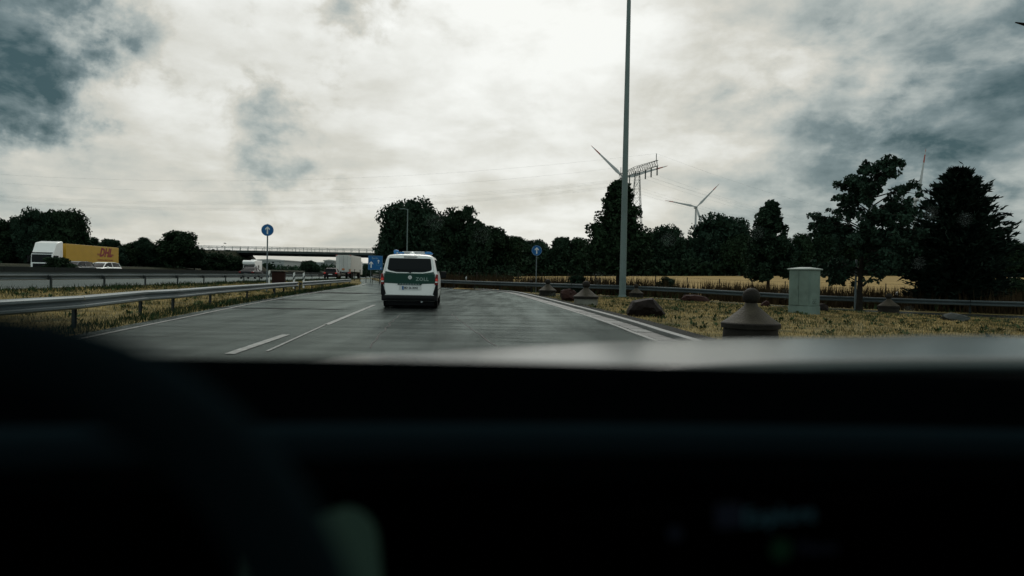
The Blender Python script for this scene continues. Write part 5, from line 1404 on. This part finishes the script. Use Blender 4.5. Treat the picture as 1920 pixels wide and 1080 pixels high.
turbine('smaller complete wind turbine standing over the round woodland tree', 1306, 388, 940, 44.5, [t2a, t2b, (t2a + t2b) / 2 + math.pi])
t3a = pang(15, -96)
turbine('wind turbine with one upright blade showing between the leafy tree and the conifer', 1720, 374, 600, 45, [t3a, t3a + R(120), t3a - R(120)])

# ------------------------------------------------------------------ pylon and power lines
PD = 231.0
pc = at(1195, 324, PD); pb = on(pc.x, PD); hx = pc.z - pb.z
pyl = thing('power_pylon', 'lattice power pylon with a long cross-arm half hidden by the mast', 'pylon', pb)
b = MB()
def lattice(b, A0, A1, w0, w1, n, t=0.11):
    for i in range(n):
        s0, s1 = i / n, (i + 1) / n
        p, q = A0.lerp(A1, s0), A0.lerp(A1, s1); a, c = w0 + (w1 - w0) * s0, w0 + (w1 - w0) * s1
        cs_ = [(-1, -1), (1, -1), (1, 1), (-1, 1)]
        for k in range(4):
            k2 = (k + 1) % 4
            P0 = p + Vector((cs_[k][0] * a, cs_[k][1] * a, 0)); Q0 = q + Vector((cs_[k][0] * c, cs_[k][1] * c, 0)); Q1 = q + Vector((cs_[k2][0] * c, cs_[k2][1] * c, 0)); P1 = p + Vector((cs_[k2][0] * a, cs_[k2][1] * a, 0))
            b.bar(P0, Q0, t); b.bar(P0, Q1, t * 0.6); b.bar(P1, Q0, t * 0.6); b.bar(Q0, Q1, t * 0.6)
lattice(b, Vector((0, 0, 0)), Vector((0, 0, hx + 0.5)), 2.6, 0.7, 12); b.build('tower', M_LATT, pyl)
ad = Vector((3.5, -15.0, 0)).normalized(); pn = Vector((-ad.y, ad.x, 0)); AL = 15.8
b = MB()
for s in (-1, 1):
    N = 9
    for i in range(N):
        t0, t1 = i / N, (i + 1) / N
        def pt(t, k): return ad * (s * AL * t) + pn * (0.7 * (1 - 0.8 * t) * (1 if k % 2 else -1)) + Vector((0, 0, hx + (0 if k < 2 else 2.1 - 0.4 * t)))
        for k in range(4): b.bar(pt(t0, k), pt(t1, k), 0.12)
        b.bar(pt(t0, 0), pt(t1, 2), 0.08); b.bar(pt(t1, 0), pt(t1, 2), 0.08); b.bar(pt(t0, 3), pt(t1, 1), 0.08)
b.build('cross_arm', M_LATT, pyl)
att = []
for s in (-1, 1):
    for f in (0.42, 0.70, 0.98):
        q = ad * (s * AL * f) + Vector((0, 0, hx))
        MB().tube([q, q - Vector((0, 0, 3.0))], 0.22, 6).build('insulator', M_LATT, pyl); att.append(pb + q - Vector((0, 0, 3.0)))
    q = ad * (s * AL * 0.93) + Vector((0, 0, hx + 1.7)); MB().bar(q, q + Vector((0, 0, 2.3)), 0.2).build('peak', M_LATT, pyl); att.append(pb + q + Vector((0, 0, 2.3)))
M_WIRE = mat('power_wire', (0.25, 0.27, 0.27), 0.6)
for i, p in enumerate(att):
    ends = []
    for sgn, dirv, L, drop in ((-1, Vector((-0.985, 0.05, 0)), 330, 1.0), (1, Vector((0.80, 0.60, 0)), 330, 0.0)):
        e = p + dirv * L + (Vector((0, 0, drop)))
        pts = [p.lerp(e, t) - Vector((0, 0, 11.0 * 4 * t * (1 - t))) for t in np.linspace(0, 1, 22)]
        ends.append(pts)
    b = MB().tube(ends[0][::-1] + ends[1][1:], 0.014, 4)
    tag(link('power_cable', b.mesh('power_cable', M_WIRE)), 'thin overhead power cable crossing the sky from the lattice pylon', 'cable', 'overhead power cables')

# ------------------------------------------------------------------ the car the picture is taken from
own = thing('car', 'dark interior and grey bonnet of the car one looks out of', 'car', (0, 0, 0), R(8.0))
own.rotation_euler = (0, R(-2.2), R(8.0))
CX, HWD = 0.58, 1.0
# bonnet
gx = np.linspace(-1, 1, 41); gy = np.linspace(0, 1, 26)
V = []
for v_ in gy:
    for u_ in gx:
        x = CX + u_ * HWD; y = 0.98 - 0.30 * abs(u_) ** 2.2 + v_ * (1.20 + 0.12 * abs(u_) ** 2)
        z = 1.050 - 0.022 * (u_ ** 2) + 0.012 * math.exp(-((abs(u_) - 0.72) / 0.16) ** 2) - 0.10 * abs(u_) ** 12 - 0.20 * max(0, v_ - 0.15) ** 2 - 0.25 * max(0, v_ - 0.85) + 0.01 * min(v_, 0.4)
        V.append((x, y, z))
n = len(gx); F = [(j * n + i, j * n + i + 1, (j + 1) * n + i + 1, (j + 1) * n + i) for j in range(len(gy) - 1) for i in range(n - 1)]
bme = bpy.data.meshes.new('bonnet'); bme.from_pydata(V, [], F); bme.materials.append(M_BONNET); bme.polygons.foreach_set('use_smooth', [True] * len(bme.polygons))
bo = link('bonnet', bme, own); sd = bo.modifiers.new('thickness', 'SOLIDIFY'); sd.thickness = 0.02; sd.offset = -1
# dashboard: swept profile
prof = [(0.93, 0.98), (0.90, 1.075), (0.80, 1.098), (0.74, 1.100), (0.71, 1.090), (0.685, 1.062), (0.66, 1.055), (0.62, 1.062), (0.58, 1.055), (0.56, 1.03), (0.575, 0.98), (0.60, 0.88), (0.60, 0.70), (0.56, 0.55), (0.93, 0.55)]
ringsd = []
for u_ in np.linspace(-1, 1, 25):
    x = CX + u_ * 0.97; bow = -0.07 * abs(u_) ** 2.5
    ringsd.append([(x, y + bow, z + 0.006 - 0.066 * x) for y, z in prof])
MB().loft(ringsd).build('dashboard', M_DASH, own, smooth=True)
b = MB(); b.tube([(CX + u_ * 0.94, 0.598 - 0.07 * abs(u_) ** 2.5, 1.052 - 0.066 * (CX + u_ * 0.94)) for u_ in np.linspace(-1, 1, 25)], 0.024, 10); b.build('dash_sheen_roll', M_DASH2, own, smooth=True)
# steering wheel
sw = link('steering_wheel', None, own, (-0.160, 0.250, 1.014), (R(-24), 0, 0)); sw.empty_display_size = 0.1
def torus(Rm, r, a0, a1, n=60, m=14):
    b = MB(); closed = abs(a1 - a0 - 2 * math.pi) < 1e-6
    pts = []
    for i in range(n + 1): 
        t = a0 + (a1 - a0) * i / n; pts.append((Rm * math.cos(t), 0, Rm * math.sin(t)))
    b.tube(pts, r, m); return b
torus(0.172, 0.019, 0, 2 * math.pi).build('rim', M_LEATHER, sw, smooth=True)
MB().lathe([(0.075, 0.05), (0.08, 0.0), (0.07, -0.025), (0.03, -0.035)], 24, (0, 0, 0), 'Y').build('hub', M_LEATHER, sw, smooth=True)
for a in (R(0), R(180), R(270)):
    MB().bar((math.cos(a) * 0.05, 0.01, math.sin(a) * 0.05), (math.cos(a) * 0.165, 0.0, math.sin(a) * 0.165), 0.045, 0.02).build('spoke', M_LEATHER, sw, bevel=0.006)
MB().tube([(-0.215, 0.28, 0.975), (-0.215, 0.60, 0.86)], 0.05, 12).build('steering_column', M_DASH, own, smooth=True)
b = MB(); b.prism(rounded([(-0.42, 0.62), (0.03, 0.62), (0.025, 1.035), (-0.36, 1.05), (-0.42, 1.03)], 0.05, 5), lambda a, c: (a, 0.575, c), lambda a, c: (a, 0.70, c)); b.build('gauge_hood', M_DASH, own, smooth=True)
# instrument display behind the wheel
M_DISP = mat('display_green', (0.010, 0.020, 0.015), 0.35, emit=(0.30, 0.62, 0.46), estr=0.020)
b = MB(); b.prism(rounded([(-0.10, 0.80), (0.018, 0.80), (0.010, 1.020), (-0.095, 1.020)], 0.035, 6), lambda a, c: (a, 0.545, c), lambda a, c: (a, 0.572, c)); b.build('instrument_display', M_DISP, own)
# centre screen
cs_o = MB().box((0.335, 0.552, 0.90), (0.36, 0.02, 0.20)).build('centre_screen', mat('screen_black', (0.0005, 0.0005, 0.0006), 0.6, spec=0.0), own, bevel=0.008)
M_SCR = mat('screen_text', (0.0, 0.0, 0.0), 0.6, emit=(0.25, 0.70, 0.85), estr=0.020)
M_SCR2 = mat('screen_text_dim', (0.0, 0.0, 0.0), 0.6, emit=(0.25, 0.40, 0.65), estr=0.006)
M_SCR3 = mat('screen_icon_green', (0.0, 0.0, 0.0), 0.6, emit=(0.1, 0.7, 0.3), estr=0.006)
def scr(obj_mesh, px, py, nm, m):
    k = (px - 960) / FPX; D = 0.545
    return (px, py)
own_inv = own.matrix_basis.inverted()
def on_screen(px, py, yl=0.540):
    d = own_inv.to_3x3() @ ray(px, py); o_ = own_inv @ Vector((0, 0, CAM_H)); t = (yl - o_.y) / d.y; return o_ + d * t
link('screen_text', text_mesh('Explore', 0.021, M_SCR, 0.0005), cs_o, on_screen(1462, 967), (R(90), 0, 0))
b = MB(); b.prism(rounded([(-0.012, -0.010), (0.012, -0.010), (0.012, 0.010), (-0.012, 0.010)], 0.003), lambda a, c: (a, 0, c), lambda a, c: (a, 0.001, c)); b.build('screen_icon', M_SCR2, cs_o).location = on_screen(1367, 968)
b = MB(); b.lathe([(0.006, 0), (0.006, 0.001)], 14, (0, 0, 0), 'Y'); b.build('screen_icon', M_SCR2, cs_o).location = on_screen(1266, 1001)
b = MB(); b.lathe([(0.010, 0), (0.010, 0.001)], 14, (0, 0, 0), 'Y'); b.build('screen_icon', M_SCR3, cs_o).location = on_screen(1465, 1031)
link('screen_text', text_mesh('Menu', 0.017, M_SCR2, 0.0005), cs_o, on_screen(1532, 1028), (R(90), 0, 0))
# windscreen, roof, pillars, doors
M_PANE = bpy.data.materials.new('windscreen_pane'); M_PANE.use_nodes = True
nt = M_PANE.node_tree; nt.nodes.clear(); tb = nt.nodes.new('ShaderNodeBsdfTransparent'); tb.inputs[0].default_value = (0.975, 0.99, 0.98, 1); mo = nt.nodes.new('ShaderNodeOutputMaterial'); nt.links.new(tb.outputs[0], mo.inputs[0])
V = []; nu, nv = 21, 13
def pane_pt(u_, v_):
    x = CX + u_ * (0.97 - 0.19 * v_); y = (0.99 - 0.34 * abs(u_) ** 2.2) * (1 - v_) + (0.12 - 0.12 * abs(u_) ** 2.2) * v_; z = 1.06 + v_ * 0.50 - 0.03 * abs(u_) ** 4
    return Vector((x, y, z))
for v_ in np.linspace(0, 1, nv):
    for u_ in np.linspace(-1, 1, nu): V.append(tuple(pane_pt(u_, v_)))
F = [(j * nu + i, j * nu + i + 1, (j + 1) * nu + i + 1, (j + 1) * nu + i) for j in range(nv - 1) for i in range(nu - 1)]
pm = bpy.data.meshes.new('windscreen'); pm.from_pydata(V, [], F); pm.materials.append(M_PANE); pm.polygons.foreach_set('use_smooth', [True] * len(pm.polygons))
pane = link('windscreen', pm, own)
M_LINER = mat('headliner', (0.05, 0.05, 0.05), 0.9)
b = MB(); rr2 = []
for y, z, w in ((0.12, 1.565, 0.79), (-0.3, 1.62, 0.81), (-1.2, 1.63, 0.81), (-2.0, 1.55, 0.74)):
    rr2.append([(CX - w, y - (0.11 if y > 0 else 0), z - 0.04), (CX - w * 0.7, y, z), (CX + w * 0.7, y, z), (CX + w, y - (0.11 if y > 0 else 0), z - 0.04), (CX + w, y - (0.11 if y > 0 else 0), z), (CX + w * 0.7, y, z + 0.04), (CX - w * 0.7, y, z + 0.04), (CX - w, y - (0.11 if y > 0 else 0), z)])
b.loft(rr2); b.build('roof', M_LINER, own, smooth=True)
for s in (-1, 1):
    MB().tube([pane_pt(s * 1.01, 0.0), pane_pt(s * 1.01, 0.5), pane_pt(s * 1.01, 1.0)], 0.035, 8).build('pillar', M_DASH, own, smooth=True)
    b = MB(); b.prism([(0.62, 0.45), (0.62, 1.03), (-1.9, 1.06), (-1.9, 0.45)], lambda a, c: (CX + s * 0.99, a, c), lambda a, c: (CX + s * 0.93, a, c)); b.build('door', M_DASH, own, bevel=0.02)
    MB().box((CX + s * 0.89, -0.75, 1.32), (0.06, 0.10, 0.56), Matrix.Rotation(R(-s * 12), 3, 'Y')).build('door_pillar', M_DASH, own)
MB().box((CX, -0.6, 0.40), (1.7, 2.8, 0.06)).build('cabin_floor', M_DASH, own)
for s in (-1, 1):
    b = MB(); b.box((CX + s * 0.40, -0.35, 0.62), (0.50, 0.50, 0.16)); b.build('seat', M_DASH, own, bevel=0.05)
    b = MB(); b.box((CX + s * 0.40, -0.68, 1.00), (0.48, 0.14, 0.66), Matrix.Rotation(R(15), 3, 'X')); b.build('seat_back', M_DASH, own, bevel=0.05)
    wheel(own, (CX + s * 0.80, 1.45, 0.34), 0.34, 0.22, s)
MB().box((CX, -1.95, 1.0), (1.6, 0.08, 1.1)).build('tail_panel', M_DASH, own)
# a few raindrops on the pane
M_DROP = bpy.data.materials.new('raindrop'); M_DROP.use_nodes = True
nt = M_DROP.node_tree; nt.nodes.clear(); gb = nt.nodes.new('ShaderNodeMixShader'); gb.inputs[0].default_value = 0.06; tr1 = nt.nodes.new('ShaderNodeBsdfTransparent'); tl1 = nt.nodes.new('ShaderNodeBsdfTranslucent'); tl1.inputs[0].default_value = (0.6, 0.75, 0.72, 1); nt.links.new(tr1.outputs[0], gb.inputs[1]); nt.links.new(tl1.outputs[0], gb.inputs[2]); mo = nt.nodes.new('ShaderNodeOutputMaterial'); nt.links.new(gb.outputs[0], mo.inputs[0])
drop_me = MB().sphere((0, 0, 0), 1.0, 12, 8, (1, 1, 0.45)).mesh('raindrop', M_DROP, True)
rd = random.Random(3)
for k in range(26):
    u_, v_ = rd.uniform(-0.62, 0.45), rd.uniform(0.08, 0.42)
    p = pane_pt(u_, v_); e1 = pane_pt(u_ + 0.01, v_) - p; e2 = pane_pt(u_, v_ + 0.01) - p; nn_ = e1.cross(e2).normalized()
    s_ = rd.uniform(0.0018, 0.0036)
    o = link('raindrop', drop_me, pane, p - nn_ * 0.0, nn_.to_track_quat('Z', 'Y').to_euler(), (s_, s_ * rd.uniform(0.9, 1.3), s_))
bpy.context.view_layer.update()
